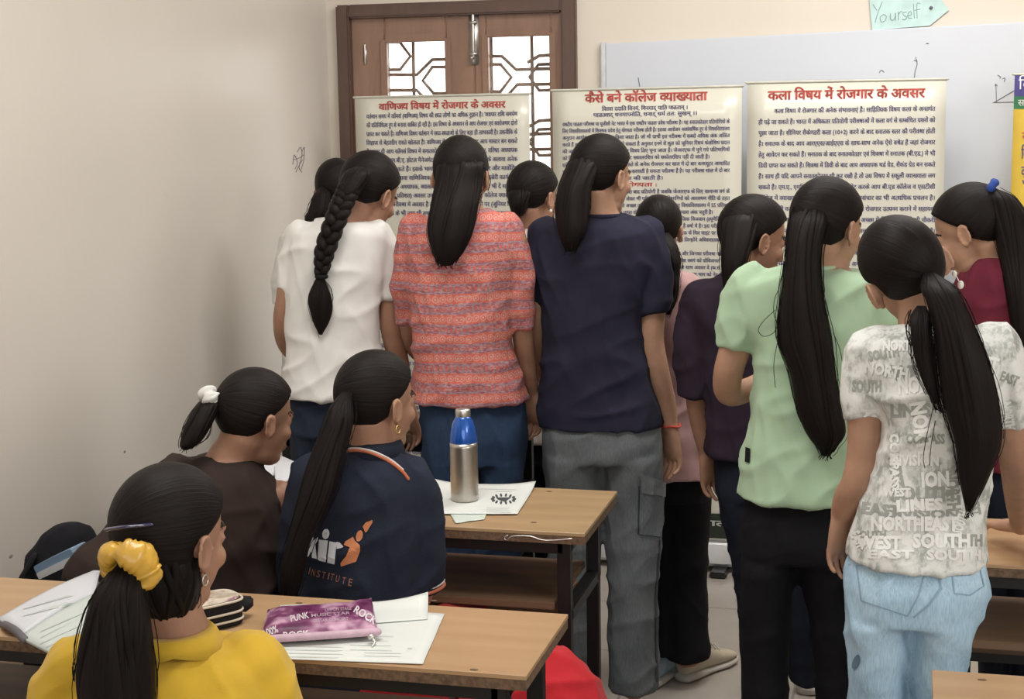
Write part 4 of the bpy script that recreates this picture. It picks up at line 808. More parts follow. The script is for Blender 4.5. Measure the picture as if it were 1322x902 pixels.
f.build(T, f.leg_tubes(LG), .0036); f.shirt('tee', T, [[(906, 386, 0, .05), (896, 440, 0, .05), (897, 510, .01, .048)], [(1026, 386, 0, .05), (1038, 440, 0.02, .05), (1040, 500, .08, .048)]], PURPLE_TEE); f.trousers([(578, 918, 1034, .104), (636, 922, 1044, .112)], LG, NAVY_P, amp=.004)
f.shoe(f.foot(1040, 897), 20, SHOE_B, SOLE); f.shoe(f.foot(982, 905), 0, SHOE_B, SOLE)
f.hair((-.6, -.7, .3), [[(262, 942, 990, .045, -.01), (285, 931, 982, .05, -.045), (312, 929, 974, .045, -.085), (340, 929, 966, .042, -.105), (366, 932, 958, .03, -.112), (385, 936, 952, .015, -.115)]], N=40, cap_shift=-.05)

# 8 mint green tee, very long hair
f = Fig(1045, 3.28, 'girl in mint green tee with very long black hair to the waist', SKIN_LIGHT)
f.head(1068, 226, .86, 38, 10, 0, 0); f.neck(1050, 350)
T = [(343, 1016, 1080, .052), (349, 986, 1112, .072), (359, 962, 1136, .09), (380, 952, 1148, .098), (430, 966, 1140, .102), (460, 974, 1132, .104), (542, 969, 1126, .108), (600, 957, 1126, .113), (638, 954, 1128, .116)]
f.arm([(962, 390, 0, .036), (950, 445, 0, .034), (940, 482, .01, .032), (941, 506, .05, .030), (962, 504, .13, .027), (985, 490, .20, .02)], dict(d=(.7, .5, .2), nrm=(0, 0, -1))); f.arm([(1144, 390, 0, .036), (1152, 445, .02, .033), (1156, 490, .06, .03), (1140, 505, .16, .026), (1118, 500, .25, .02)], dict(d=(-.6, .6, 0), nrm=(0, 0, -1), thumb=-1))
LG = [[(720, 957, 1030, .105), (790, 957, 1022, .09), (('z', .35), 958, 1018, .08), (('z', .05), 958, 1020, .085)], [(720, 1024, 1126, .105), (790, 1042, 1122, .09), (('z', .35), 1052, 1114, .08), (('z', .05), 1056, 1116, .085)]]
f.build(T, f.leg_tubes(LG)); s0 = f.shirt('tee', T, [[(970, 368, 0, .050), (957, 405, 0, .047), (950, 449, .0, .042)], [(1134, 368, 0, .05), (1148, 405, 0, .047), (1152, 449, .01, .043)]], GREEN_TEE, .008); f.band('neckband', (344, 1016, 1080, .052), GREEN_TEE, .006, s0)
f.decal(s0, 'side_tag', [poly_px([(964, 577), (970, 579), (969, 598), (963, 596)])], BLACK_P, .003)
f.trousers([(625, 958, 1126, .108), (680, 956, 1127, .118), (715, 957, 1126, .115)], LG, BLACK_P, amp=.004)
for px in (988, 1086): f.shoe(f.B[:2]+f.er[:2]*(px-1045)*f.mpp-f.ed[:2]*.05, 4, SHOE_B, SOLE)
f.hair((-.35, -.8, .25), [[(246, 1032, 1090, .045, -.01), (272, 1020, 1078, .05, -.045), (300, 1016, 1067, .048, -.085), (333, 1013, 1060, .042, -.108), (384, 1006, 1064, .038, -.125), (435, 1002, 1076, .036, -.128), (482, 1018, 1081, .035, -.128), (530, 1027, 1090, .033, -.13), (562, 1040, 1093, .027, -.13), (588, 1056, 1076, .012, -.13)]], N=75, cap_shift=-.05, wisps=46,
       extra=[([(1006, 372, -.12), (1000, 386, -.13), (999, 404, -.13), (1004, 420, -.13)], .0007), ([(1001, 400, -.12), (986, 414, -.13), (979, 426, -.13), (986, 434, -.13), (998, 430, -.13), (1003, 422, -.13)], .0007), ([(1004, 440, -.12), (999, 470, -.13), (1001, 500, -.13)], .0007), ([(1076, 430, -.12), (1084, 450, -.13), (1088, 470, -.12)], .0007)])

# 9 lettered tee, light jeans
f = Fig(1190, 2.74, 'girl in white and grey lettered tee and light blue jeans', SKIN_LIGHT)
f.head(1165, 274, .86, -22, 12, -25, .03, .006); f.neck(1196, 432, .01)
T = [(420, 1170, 1250, .052), (428, 1146, 1274, .07), (441, 1122, 1290, .088), (462, 1107, 1302, .097), (510, 1122, 1300, .10), (547, 1138, 1290, .10), (600, 1128, 1283, .10), (660, 1106, 1272, .106), (700, 1097, 1272, .113), (719, 1096, 1273, .115)]
f.arm([(1122, 480, 0, .036), (1117, 535, 0, .032), (1116, 580, 0, .031), (1108, 622, .0, .030), (1096, 643, .02, .028), (1086, 664, .04, .020)], dict(d=(-.06, .10, -1), nrm=(.75, -.65, 0), thumb=-1, curl=18, sc=.80))
hz = onZ(1313, 697, .775); dh = float(np.dot(NO(hz)-f.B, f.ed))
f.arm([(1298, 480, 0, .036), (1308, 545, .01, .031), (1312, 590, .06, .030), (1315, 640, dh*.6, .026), (1318, 678, dh*.93, .020)], dict(d=(-.35, .75, -.16), nrm=(0, .1, -1), thumb=-1, curl=10, sc=.86))
LG = [[(790, 1093, 1178, .112), (850, 1093, 1174, .098), (902, 1097, 1171, .088), (('z', .3), 1100, 1168, .075), (('z', .05), 1104, 1164, .075)], [(790, 1172, 1268, .112), (830, 1174, 1256, .10), (865, 1175, 1245, .095), (902, 1177, 1238, .085), (('z', .3), 1180, 1232, .075), (('z', .05), 1182, 1232, .075)]]
f.build(T, f.leg_tubes(LG), .0036); s0 = f.shirt('lettered_tee', T, [[(1130, 455, 0, .048), (1117, 495, 0, .043), (1117, 538, 0, .035)], [(1284, 452, 0, .05), (1302, 497, 0, .044), (1308, 548, .01, .037)]], GREY_PRINT, .007, .0055)
f.band('neckband', (421, 1170, 1250, .052), GREY_PRINT, .006, s0)
WL = plain('print_white', (.80, .81, .79), .9, 0, .04); GL = plain('print_grey', (.34, .36, .335), .9, 0, .1)
wsh, gsh = [], []
for s_, x, y, h, w, a in (('NORTHEAST', 1125, 684, 17, 112, 0), ('ION', 1190, 628, 18, 36, -3), ('DIVISION', 1150, 600, 13, 62, 0), ('SOUTH', 1178, 706, 17, 74, 0), ('WEST', 1106, 708, 16, 58, 0), ('NORTH', 1175, 520, 19, 78, 80), ('NORTH', 1160, 508, 20, 62, -4), ('EAST', 1110, 522, 16, 34, 72), ('COMPASS', 1150, 560, 11, 70, 90), ('LINES', 1158, 660, 14, 60, -3), ('EAST', 1098, 690, 12, 22, 60), ('SOUTH', 1196, 722, 12, 70, 0), ('NORTH', 1116, 480, 14, 56, 10), ('EAST', 1248, 470, 15, 40, 12), ('NORTH', 1292, 520, 13, 36, 80), ('SOUTH', 1240, 690, 12, 30, -70), ('WEST', 1140, 640, 10, 36, 0), ('DIVISION', 1186, 470, 11, 44, 0), ('NORTH', 1140, 452, 12, 44, 0), ('EAST', 1120, 720, 10, 60, 0)): wsh.append(text_px(s_, x, y, h, w, a, .05))
for s_, x, y, h, w, a in (('SOUTH', 1150, 646, 18, 82, 0), ('EAST', 1112, 662, 14, 50, 6), ('WEST', 1150, 490, 18, 60, 0), ('NORTH', 1220, 608, 16, 52, 85), ('SOUTH', 1100, 505, 14, 38, 0), ('DIVISION', 1142, 668, 10, 96, 0), ('LINES', 1150, 538, 16, 52, -2), ('WEST', 1146, 586, 14, 46, 80), ('NORTH', 1258, 500, 16, 50, 60), ('EAST', 1290, 490, 12, 24, 20), ('SOUTH', 1104, 694, 9, 40, 0), ('COMPASS', 1170, 572, 12, 50, 0), ('NORTH', 1220, 704, 14, 48, 0), ('WEST', 1250, 640, 12, 26, 80), ('EAST', 1168, 450, 14, 40, 0), ('SOUTH', 1122, 466, 12, 40, -10)): gsh.append(text_px(s_, x, y, h, w, a, .05))
for w_ in gsh: f.decal(s0, 'grey_word', [w_], GL, .0006)
for w_ in wsh: f.decal(s0, 'white_word', [w_], WL, .0011)
tr = f.trousers([(708, 1096, 1274, .112), (745, 1092, 1278, .122), (790, 1092, 1270, .120)], LG, JEAN_L, 'light_jeans', .007)
def outline(p, w=1.6):
    out = []
    for (a, b), (c, d) in zip(p, p[1:]+p[:1]):
        L = math.hypot(c-a, d-b) or 1; nx, ny = -(d-b)/L*w/2, (c-a)/L*w/2; out.append(poly_px([(a+nx, b+ny), (c+nx, d+ny), (c-nx, d-ny), (a-nx, b-ny)]))
    return out
seamj = cloth('denim_seam', (.27, .40, .52)); P1 = [(1106, 730), (1197, 729), (1186, 768), (1172, 795), (1112, 775)]; P2 = [(1228, 726), (1262, 722), (1270, 756), (1252, 768), (1232, 766)]
f.decal(tr, 'seam', outline(P1)+outline(P2)+[poly_px([(1209, 725), (1211, 725), (1216, 760), (1200, 782), (1180, 798), (1179, 796), (1198, 780), (1213, 759)]), poly_px([(1096, 728), (1274, 726), (1274, 728), (1096, 730)])], seamj, .0012)
f.decal(tr, 'stain', [ell_px(1106, 854, 4, 10, 20)], plain('ink_stain', (.12, .2, .28), .9), .002)
mk('eardrop', join([ellipsoid(f.H(.090, -.002, -.052), (.0045, .0045, .0055), n=12, m=9), tube([f.H(.091, -.002, -.056), f.H(.091, -.002, -.070)], .001, 6, 1), ellipsoid(f.H(.091, -.002, -.078), (.0055, .0055, .0075), n=12, m=9)]), PEARL, f.root)
for px in (1135, 1208): f.shoe(f.B[:2]+f.er[:2]*(px-1190)*f.mpp-f.ed[:2]*.05, 0, SOLE, SOLE)
f.hair((.25, -.75, -.55), [[(352, 1176, 1224, .03, -.045), (368, 1184, 1234, .038, -.08), (390, 1196, 1246, .04, -.10), (428, 1205, 1262, .038, -.118), (479, 1210, 1282, .037, -.125), (530, 1218, 1293, .036, -.125), (572, 1230, 1294, .034, -.125), (618, 1236, 1277, .025, -.125), (660, 1246, 1256, .010, -.125)],
       [(395, 1172, 1206, .02, -.09), (425, 1174, 1204, .016, -.115), (465, 1180, 1210, .012, -.12), (520, 1200, 1216, .010, -.12)]], N=62, wisps=44,
       extra=[([(1186, 440, -.1), (1179, 460, -.125), (1184, 478, -.125), (1204, 474, -.125)], .0008), ([(1205, 525, -.1), (1197, 560, -.125), (1192, 590, -.125), (1194, 604, -.125)], .0007), ([(1208, 540, -.1), (1202, 575, -.125), (1200, 600, -.125)], .0007), ([(1180, 420, -.1), (1178, 445, -.125), (1192, 462, -.125)], .0008), ([(1176, 400, -.08), (1170, 425, -.115), (1176, 448, -.12)], .0012)])

# 10 maroon tee at the right edge
f = Fig(1296, 3.74, 'girl in maroon tee with a blue hair tie at the right edge, looking down', SKIN_LIGHT)
f.head(1254, 234, .90, -72, 24, 0, 0); f.neck(1282, 345, 0, .045)
T = [(333, 1264, 1314, .052), (339, 1252, 1336, .07), (352, 1246, 1352, .088), (380, 1240, 1360, .10), (450, 1246, 1356, .105), (530, 1250, 1352, .11), (600, 1252, 1352, .114)]
f.arm([(1254, 380, .02, .034), (1246, 440, .06, .03), (1250, 490, .14, .026), (1246, 510, .24, .02)], dict(d=(-.2, .8, -.1), nrm=(0, 0, -1))); f.arm([(1350, 380, 0, .034), (1360, 440, .0, .03), (1362, 500, .04, .026), (1360, 545, .08, .02)], dict(d=(0, .2, -1), nrm=(-1, 0, 0), thumb=-1))
LG = [[(680, 1256, 1304, .095), (('z', .4), 1262, 1304, .075), (('z', .05), 1264, 1304, .075)], [(680, 1302, 1350, .095), (('z', .4), 1306, 1350, .075), (('z', .05), 1308, 1350, .075)]]
f.build(T, f.leg_tubes(LG)); s0 = f.shirt('tee', T, [[(1260, 366, .0, .05), (1250, 400, .03, .046), (1247, 450, .06, .042)], [(1340, 366, 0, .05), (1354, 400, 0, .046), (1360, 450, 0, .042)]], MAROON_TEE); f.band('neckband', (334, 1264, 1314, .052), MAROON_TEE, .006, s0)
f.trousers([(592, 1254, 1350, .11), (660, 1254, 1352, .115)], LG, NAVY_P, amp=.004)
for px in (1282, 1330): f.shoe(f.B[:2]+f.er[:2]*(px-1296)*f.mpp-f.ed[:2]*.05, 0, SHOE_B, SOLE)
f.hair((0, -.92, .40), [[(242, 1270, 1292, .03, -.02), (256, 1276, 1312, .038, -.03), (285, 1280, 1330, .045, -.04), (330, 1288, 1340, .045, -.06), (380, 1298, 1342, .04, -.10), (430, 1306, 1336, .03, -.12), (470, 1314, 1328, .012, -.125)]], N=44)
f.scrunchie(1279, 243, -.02, .016, .0075, cloth('blue_band', (.03, .07, .30)), (.8, 0, -.5), lump=.2)

# 11 brown top with the white scrunchie, seated
f = Fig(292, 2.78, 'seated girl in dark brown top with a white scrunchie, reading at the wall side')
f.head(326, 473, .82, 60, 12, 0, .0); f.neck(298, 596)
T = [(588, 270, 322, .05), (594, 242, 332, .07), (604, 216, 338, .088), (620, 203, 346, .10), (645, 192, 357, .108), (680, 178, 368, .115), (740, 172, 370, .12), (800, 172, 370, .122), (('z', .47), 172, 372, .125)]
f.arm([(212, 640, 0, .036), (172, 690, -.03, .034), (110, 742, -.08, .032), (122, 770, .02, .028), (160, 775, .12, .02)], dict(d=(.6, .6, 0), nrm=(0, 0, -1))); f.arm([(358, 640, 0, .036), (368, 690, .04, .033), (368, 720, .12, .03), (350, 690, .28, .025), (345, 668, .36, .02)], dict(d=(-.1, .8, .1), nrm=(0, 0, -1), thumb=-1, curl=15))
pp, lg = f.seated(NAVY_P, SHOE_B); f.build(T, lg); f.shirt('top', T, [[(228, 622, 0, .056), (190, 668, -.02, .052), (145, 715, -.05, .050), (110, 740, -.08, .047), (124, 766, .0, .046), (165, 778, .11, .038)], [(330, 636, 0, .048), (354, 672, .03, .048), (366, 712, .10, .042), (356, 694, .24, .034)]], BROWN_TEE, .008)
f.wear('trousers', pp, NAVY_P); [f.shoe(f.B[:2]+f.er[:2]*x+NO((0, .27)), 14, SHOE_B, SOLE) for x in (-.085, .085)]
f.hair((-.1, -.95, .1), [[(512, 262, 286, .025, -.02), (524, 250, 284, .034, -.03), (545, 238, 276, .036, -.045), (566, 232, 264, .03, -.055), (580, 230, 250, .015, -.06)]], N=34, wisps=18)
f.scrunchie(271, 515, -.025, .013, .012, cloth('white_scrunchie', (.62, .61, .58), .1), (.75, .2, .35), lump=.5)

# 12 navy polo, seated
f = Fig(468, 2.78, 'seated girl in navy polo with a white and orange logo on its back')
f.head(482, 450, .84, 52, 4, 0, 0); f.neck(484, 592)
T = [(580, 452, 518, .052), (588, 428, 528, .072), (602, 408, 534, .09), (632, 394, 544, .104), (690, 384, 548, .11), (740, 378, 546, .114), (800, 376, 544, .118), (('z', .47), 374, 544, .125)]
f.arm([(402, 650, 0, .036), (392, 720, .03, .033), (400, 745, .14, .03), (440, 700, .30, .02)], dict(d=(.3, .8, 0), nrm=(0, 0, -1))); f.arm([(540, 650, 0, .036), (542, 730, 0, .034), (536, 770, .08, .03), (520, 715, .30, .021)], dict(d=(-.2, .8, 0), nrm=(0, 0, -1), thumb=-1))
TR = cloth('orange_trim', (.50, .15, .08)); TW = cloth('white_trim', (.6, .55, .52)); REDC = cloth('red_cotton', (.42, .025, .03), .12)
pp, lg = f.seated(REDC, SHOE_B); f.build(T, lg); s0 = f.shirt('polo_shirt', T, [[(408, 622, 0, .056), (396, 680, 0, .054), (394, 760, .03, .052)], [(522, 620, 0, .056), (538, 670, 0, .054), (542, 718, .0, .052), (540, 760, .0, .050)]], POLO, .008)
rg = f.rings([(584, 450, 520, .054), (584, 450, 520, .054)], 1)[0]
def collar(c, a, b, mat, rows, name='collar', a0=0, a1=2*math.pi, th=.003, n=60, drop=.10):
    V = []
    for k, o_ in enumerate((0, th)):
        for gr, dz in rows:
            for i in range(n+1): t = a0+(a1-a0)*i/n; V.append(c+a*(gr+o_*12)*math.cos(t)+b*(gr+o_*12)*math.sin(t)+NO((0, 0, dz-drop*max(0, gr-.95)*abs(math.cos(t)))))
    m = len(rows); N_ = m*(n+1); F_ = []
    for j in range(m-1):
        for i in range(n): k = j*(n+1)+i; F_ += [(k+n+1, k+n+2, k+1, k), (N_+k, N_+k+1, N_+k+n+2, N_+k+n+1)]
    for i in range(n): F_ += [(i, i+1, N_+i+1, N_+i), ((m-1)*(n+1)+i, N_+(m-1)*(n+1)+i, N_+(m-1)*(n+1)+i+1, (m-1)*(n+1)+i+1)]
    for q in (0, n): F_ += [(j*(n+1)+q, (j+1)*(n+1)+q, N_+(j+1)*(n+1)+q, N_+j*(n+1)+q) for j in range(m-1)]
    return (NO(V), F_)
gap = (math.pi/2+.35, 2.5*math.pi-.35)   # open at the throat
cl = mk('collar', collar(*rg, None, [(.98, -.004), (.88, .020), (.91, .027), (1.02, .018), (1.12, -.004)], a0=gap[0], a1=gap[1]), POLO, s0)
def lay(o, pts, r, mat, name, lift, others=()):
    bvs = [BVHTree.FromPolygons([v.co+world_loc(q) for v in q.data.vertices], [p.vertices[:] for p in q.data.polygons]) for q in (o, *others)]; out = []
    for px, py in cat(pts, 4):
        d = ray(px, py).normalized(); hs = [x for x in (bv.ray_cast(CAM, d) for bv in bvs) if x[0] is not None]
        if hs: h = min(hs, key=lambda x: x[3]); out.append(h[0]-d*lift)
    return mk(name, tube(out, r, 8, 1), mat, o)
lay(s0, [(443, 583), (458, 581), (474, 583), (488, 588), (505, 597), (520, 609), (527, 618)], .0032, TR, 'orange_stripe', .002, (cl,)); lay(s0, [(443, 580.5), (458, 578.5), (474, 580.5), (489, 585.5), (506, 594.5), (520, 606)], .0022, TW, 'white_stripe', .003, (cl,))
def cuff(cx, cy, dd, r, mat, dz, rt):
    c = f.pt(cx, cy, dd); return tube([c+f.W(r*math.cos(t), r*math.sin(t), dz+.006*math.cos(t)) for t in np.linspace(0, 2*math.pi, 33)], rt, 8, 1, False)
mk('sleeve_trim', cuff(540, 758, 0, .0505, TR, .0, .0042), TR, s0); mk('sleeve_stripe', cuff(540, 758, 0, .0505, TW, .008, .003), TW, s0)
LW = plain('logo_white', (.62, .63, .66), .7, 0, .05); LO = plain('logo_orange', (.55, .20, .085), .7, 0, .08)
K = lambda x, y: (380+x/6.011, 640+y/6.011)
wp = [poly_px([K(*p) for p in pl]) for pl in ([(195, 338), (263, 345), (245, 510), (184, 494)], [(275, 350), (330, 362), (312, 528), (256, 514)], [(325, 355), (352, 360), (382, 392), (374, 402), (330, 412)], [(118, 300), (150, 312), (165, 365), (178, 490), (140, 482), (132, 400)], [(165, 335), (187, 318), (184, 345), (150, 400), (112, 472), (90, 466), (128, 396)])]+[ell_px(*K(247, 294), 4.5, 6.6, 8)]
f.decal(s0, 'logo_letters', wp, LW); f.decal(s0, 'logo_letter_ring', [ell_px(*K(249, 292), 1.6, 2.4)], plain('logo_ring', (.45, .47, .52), .7), .0026)
op = [poly_px([K(*p) for p in pl]) for pl in ([(384, 378), (396, 352), (455, 315), (470, 345), (508, 382), (510, 420), (478, 508), (466, 512), (466, 448), (362, 546), (358, 520), (402, 460), (432, 400), (400, 386)], [(530, 236), (552, 205), (606, 184), (606, 205), (560, 280), (550, 282)])]+[ell_px(*K(505, 309), 4.3, 7.6, 14)]
f.decal(s0, 'logo_figure', op, LO); f.decal(s0, 'logo_word', [text_px(ch, *K(x, y), 9.0, 4.6, 12, .01) for ch, x, y in (('I', 112, 605), ('N', 132, 614), ('S', 172, 626), ('T', 212, 636), ('I', 254, 644), ('T', 276, 652), ('U', 318, 664), ('T', 366, 680), ('E', 416, 692)) if ch != 'I']+[text_px('I', *K(x, y), 9.0, 1.5, 12, .01) for x, y in ((112, 605), (258, 646))], plain('logo_word_orange', (.27, .11, .07), .7))
f.wear('red_trousers', pp, REDC); [f.shoe(f.B[:2]+f.er[:2]*x+NO((0, .27)), 14, SHOE_B, SOLE) for x in (-.085, .085)]
f.hair((-.3, -.9, .0), [[(505, 428, 470, .04, -.06), (524, 424, 458, .034, -.08), (545, 417, 458, .04, -.095), (594, 398, 446, .042, -.118), (640, 384, 432, .042, -.13), (696, 370, 404, .036, -.135), (740, 360, 394, .03, -.135), (790, 360, 382, .02, -.135)]], N=60, wisps=24)
ring_e = lambda c, r, t=.0012: tube([c+f.W(r*math.cos(a)*.5, r*math.cos(a)*.6, r*math.sin(a)) for a in np.linspace(0, 2*math.pi, 17)], t, 6, 1, False)
mk('earring', ring_e(f.H(.081, .0, -.058), .008), GOLD, f.root)

# 13 mustard shirt, nearest
f = Fig(212, 1.97, 'nearest seated girl in mustard yellow shirt with a shiny yellow scrunchie')
f.head(213, 596, .91, 46, 8, 0, .0); f.neck(228, 822)
T = [(828, 172, 272, .055), (836, 140, 298, .075), (850, 104, 325, .095), (872, 76, 346, .108), (905, 66, 356, .114), (960, 62, 360, .118), (1060, 70, 356, .12), (('z', .47), 70, 356, .125)]
f.arm([(92, 880, 0, .037), (76, 950, 0, .034), (80, 980, .10, .031), (110, 895, .26, .02)], dict(d=(.3, .8, -.1), nrm=(0, 0, -1))); f.arm([(338, 880, 0, .037), (352, 960, .0, .034), (346, 990, .12, .031), (310, 900, .3, .02)], dict(d=(-.3, .8, -.1), nrm=(0, 0, -1), thumb=-1))
pp, lg = f.seated(NAVY_P, SHOE_B); f.build(T, lg, .0045); s0 = f.shirt('shirt', T, [[(110, 868, 0, .060), (84, 920, 0, .058), (74, 975, .02, .052)], [(322, 866, 0, .060), (344, 920, 0, .058), (352, 985, .02, .052)]], MUSTARD, .008)
rg = f.rings([(836, 174, 274, .058), (836, 174, 274, .058)], 1)[0]
mk('collar', collar(*rg, None, [(.95, -.006), (.90, .022), (.95, .032), (1.12, .030), (1.38, .012)], a0=gap[0], a1=gap[1], drop=.045, th=.004), MUSTARD, s0)
f.wear('trousers', pp, NAVY_P); [f.shoe(f.B[:2]+f.er[:2]*x+NO((0, .27)), 14, SHOE_B, SOLE) for x in (-.085, .085)]
f.hair((-.25, -.95, -.1), [[(705, 150, 190, .03, -.085), (735, 140, 186, .034, -.10), (765, 118, 190, .042, -.118), (800, 106, 197, .045, -.128), (840, 97, 202, .045, -.135), (880, 95, 204, .045, -.137), (930, 102, 200, .04, -.137), (985, 118, 188, .025, -.137)],
       [(690, 150, 252, .045, -.018), (725, 150, 263, .048, -.026), (755, 158, 263, .048, -.024), (780, 172, 258, .045, -.016), (800, 192, 246, .034, -.006)]], N=80, wisps=20)
SATIN = plain('satin_yellow', (.62, .36, .05), .3, 0, .12, 40, .6); 
f.scrunchie(163, 722, -.10, .024, .017, SATIN, (.35, .55, .85), lump=.55)
f.scrunchie(183, 738, -.105, .012, .013, SATIN, (.8, .5, .3), lump=.6, name='scrunchie_loop', parent=f.hair_o)
CLIP = plain('clip_blue', (.02, .02, .07), .12, 0, .1, 30, .8, .6); c = f.pt(165, 680, -.098); mk('hair_clip', tube([c+f.W(-.028, .01, -.004), c+f.W(-.008, -.003, .001), c+f.W(.012, -.005, .002), c+f.W(.030, .004, .0)], .005, 10, 4, True, .5), CLIP, f.hair_o)
ring_e = lambda c, r, t=.0013: tube([c+f.W(r*math.cos(a)*.5, r*math.cos(a)*.6, r*math.sin(a)) for a in np.linspace(0, 2*math.pi, 17)], t, 6, 1, False)
mk('earring', ring_e(f.H(.081, .0, -.058), .0075), STEEL, f.root)

# ------------------------------------------------------------------ things on the desks
PAPER = plain('paper_white', (.66, .69, .66), .6, 0, .03, 6); PAPER_G = plain('paper_greenish', (.56, .63, .57), .6, 0, .04, 6); PRINT = plain('paper_print', (.50, .54, .52), .7); INKP = plain('print_black', (.05, .055, .06), .7)
def sheet(name, corners, label, mat, z=.7508, cat_='paper', curl=(), n=14, group=None):
    """paper sheet from four photo corners (far left, far right, near right, near left) lying on the desk; curl = lift at the corners"""
    P = [NO(onZ(px, py, z)) for px, py in corners]; cu = list(curl)+[0]*4; V = []
    for s_ in (0, .0006):
        for j in range(n+1):
            for i in range(n+1):
                u, v = i/n, j/n; p = (P[0]*(1-u)+P[1]*u)*(1-v)+(P[3]*(1-u)+P[2]*u)*v
                h = sum(cu[k]*max(0, 1-math.hypot(u-a, v-b)/.45)**2 for k, (a, b) in enumerate(((0, 0), (1, 0), (1, 1), (0, 1))))
                V.append(p+NO((0, 0, h+s_+.0012*(1+noise.noise(Vector((u*3+corners[0][0], v*3, 0)))))))
    N_ = (n+1)**2; F_ = []
    for j in range(n):
        for i in range(n): k = j*(n+1)+i; F_ += [(k+n+1, k+n+2, k+1, k), (N_+k, N_+k+1, N_+k+n+2, N_+k+n+1)]
    for i in range(n): F_ += [(i, i+1, N_+i+1, N_+i), (n*(n+1)+i, N_+n*(n+1)+i, N_+n*(n+1)+i+1, n*(n+1)+i+1), (i*(n+1), N_+i*(n+1), N_+(i+1)*(n+1), (i+1)*(n+1)), (i*(n+1)+n, (i+1)*(n+1)+n, N_+(i+1)*(n+1)+n, N_+i*(n+1)+n)]
    o = mk(name, (NO(V), F_), mat); setp(o, label, cat_, group); return o
decal = Fig.decal; dummy = object()
def on(o, name, shapes, mat, off=.0004): return decal(dummy, o, name, shapes, mat, off)
def lines(x0, x1, y0, n, dy, sl=0, h=1.2, ragged=True):
    r = random.Random(int(x0*7+y0)); return [poly_px([(x0, y), (x1-(r.random()*(x1-x0)*.2 if ragged else 0), y+sl*(x1-x0)), (x1-(r.random()*(x1-x0)*.2 if ragged else 0), y+h+sl*(x1-x0)), (x0, y+h)]) for y in [y0+dy*i for i in range(n)]]
# under the bottle
p0 = sheet('paper_sheet', [(568, 640), (640, 640), (625, 671), (588, 676)], 'corner of a sheet poking out under the paper with the bottle', PAPER_G, .7507)
p1 = sheet('paper_sheet', [(540, 624), (692, 627), (668, 664), (556, 664)], 'printed white paper under the steel bottle with a black ring emblem', PAPER, .7525, curl=(.022, .010, .0, 0))
em = [ell_px(650+15*math.cos(a)*.95, 644+5.0*math.sin(a), 2.3, 1.4, math.degrees(a)) for a in np.linspace(0, 2*math.pi, 15)[:-1]]
on(p1, 'emblem', em+[poly_px([(640, 642), (648, 646), (660, 642), (652, 648), (643, 645)])], INKP); on(p1, 'printed_lines', lines(628, 660, 655, 3, 2.6, .02, .9)+lines(596, 680, 630, 1, 3, .02, .9)+lines(640, 662, 634, 1, 2, .0, .9), PRINT)
# bottle
bc = onZ(600, 645, .7545); mp = .00162
br = empty('water_bottle', bc, 'steel water bottle with blue shoulder standing on the paper', 'bottle')
SSt = plain('brushed_steel', (.50, .47, .43), .34, 1, .05, 40); BLU = plain('bottle_blue', (.012, .10, .46), .22, .35, .05, 8, .6, .5)
Rb = 19.2*mp; Zb = lambda py: (641-py)*mp*1.005
mk('body', lathe([(0, 0), (Rb*.93, 0), (Rb, .004), (Rb, .02), (Rb*1.0, Zb(566)), (Rb*.985, Zb(560))], bc, 48), SSt, br)
mk('shoulder', lathe([(Rb*.98, Zb(561)), (Rb*.995, Zb(558)), (Rb*.97, Zb(550)), (Rb*.87, Zb(540)), (Rb*.72, Zb(531)), (Rb*.58, Zb(527)), (Rb*.54, Zb(524)), (0, Zb(524))], bc, 48), BLU, br)
mk('cap', lathe([(Rb*.5, Zb(526)), (Rb*.54, Zb(524.5)), (Rb*.54, Zb(516)), (Rb*.49, Zb(514)), (0, Zb(513.6))], bc, 40), STEEL, br)
# front desk papers, pouch
p2 = sheet('paper_sheet', [(366, 784), (574, 793), (546, 858), (321, 850)], 'large white printed sheet lying under the purple pouch', PAPER, .7508)
p3 = sheet('paper_sheet', [(362, 782), (553, 776), (552, 800), (350, 815)], 'smaller sheet with a folded up corner behind the purple pouch', PAPER, .7530, curl=(0, .016, 0, 0))
on(p2, 'printed_lines', lines(362, 450, 833, 4, 4.5, .02, 1.4)+lines(452, 510, 820, 4, 6, .02, 1.2)+lines(470, 520, 842, 2, 4, .02, 1)+lines(526, 532, 836, 1, 1, 0, 2, False), PRINT)
PUR = None
m, t, b = nt('purple_print'); b.inputs['Roughness'].default_value = .3; b.inputs['Coat Weight'].default_value = .3; vv = coords(t); ff = noise_n(t, vv, 26, 2)
t.links.new(ramp(t, ff, [(.36, (.085, .012, .055)), (.52, (.20, .05, .14)), (.68, (.55, .33, .45))]), b.inputs['Base Color'])
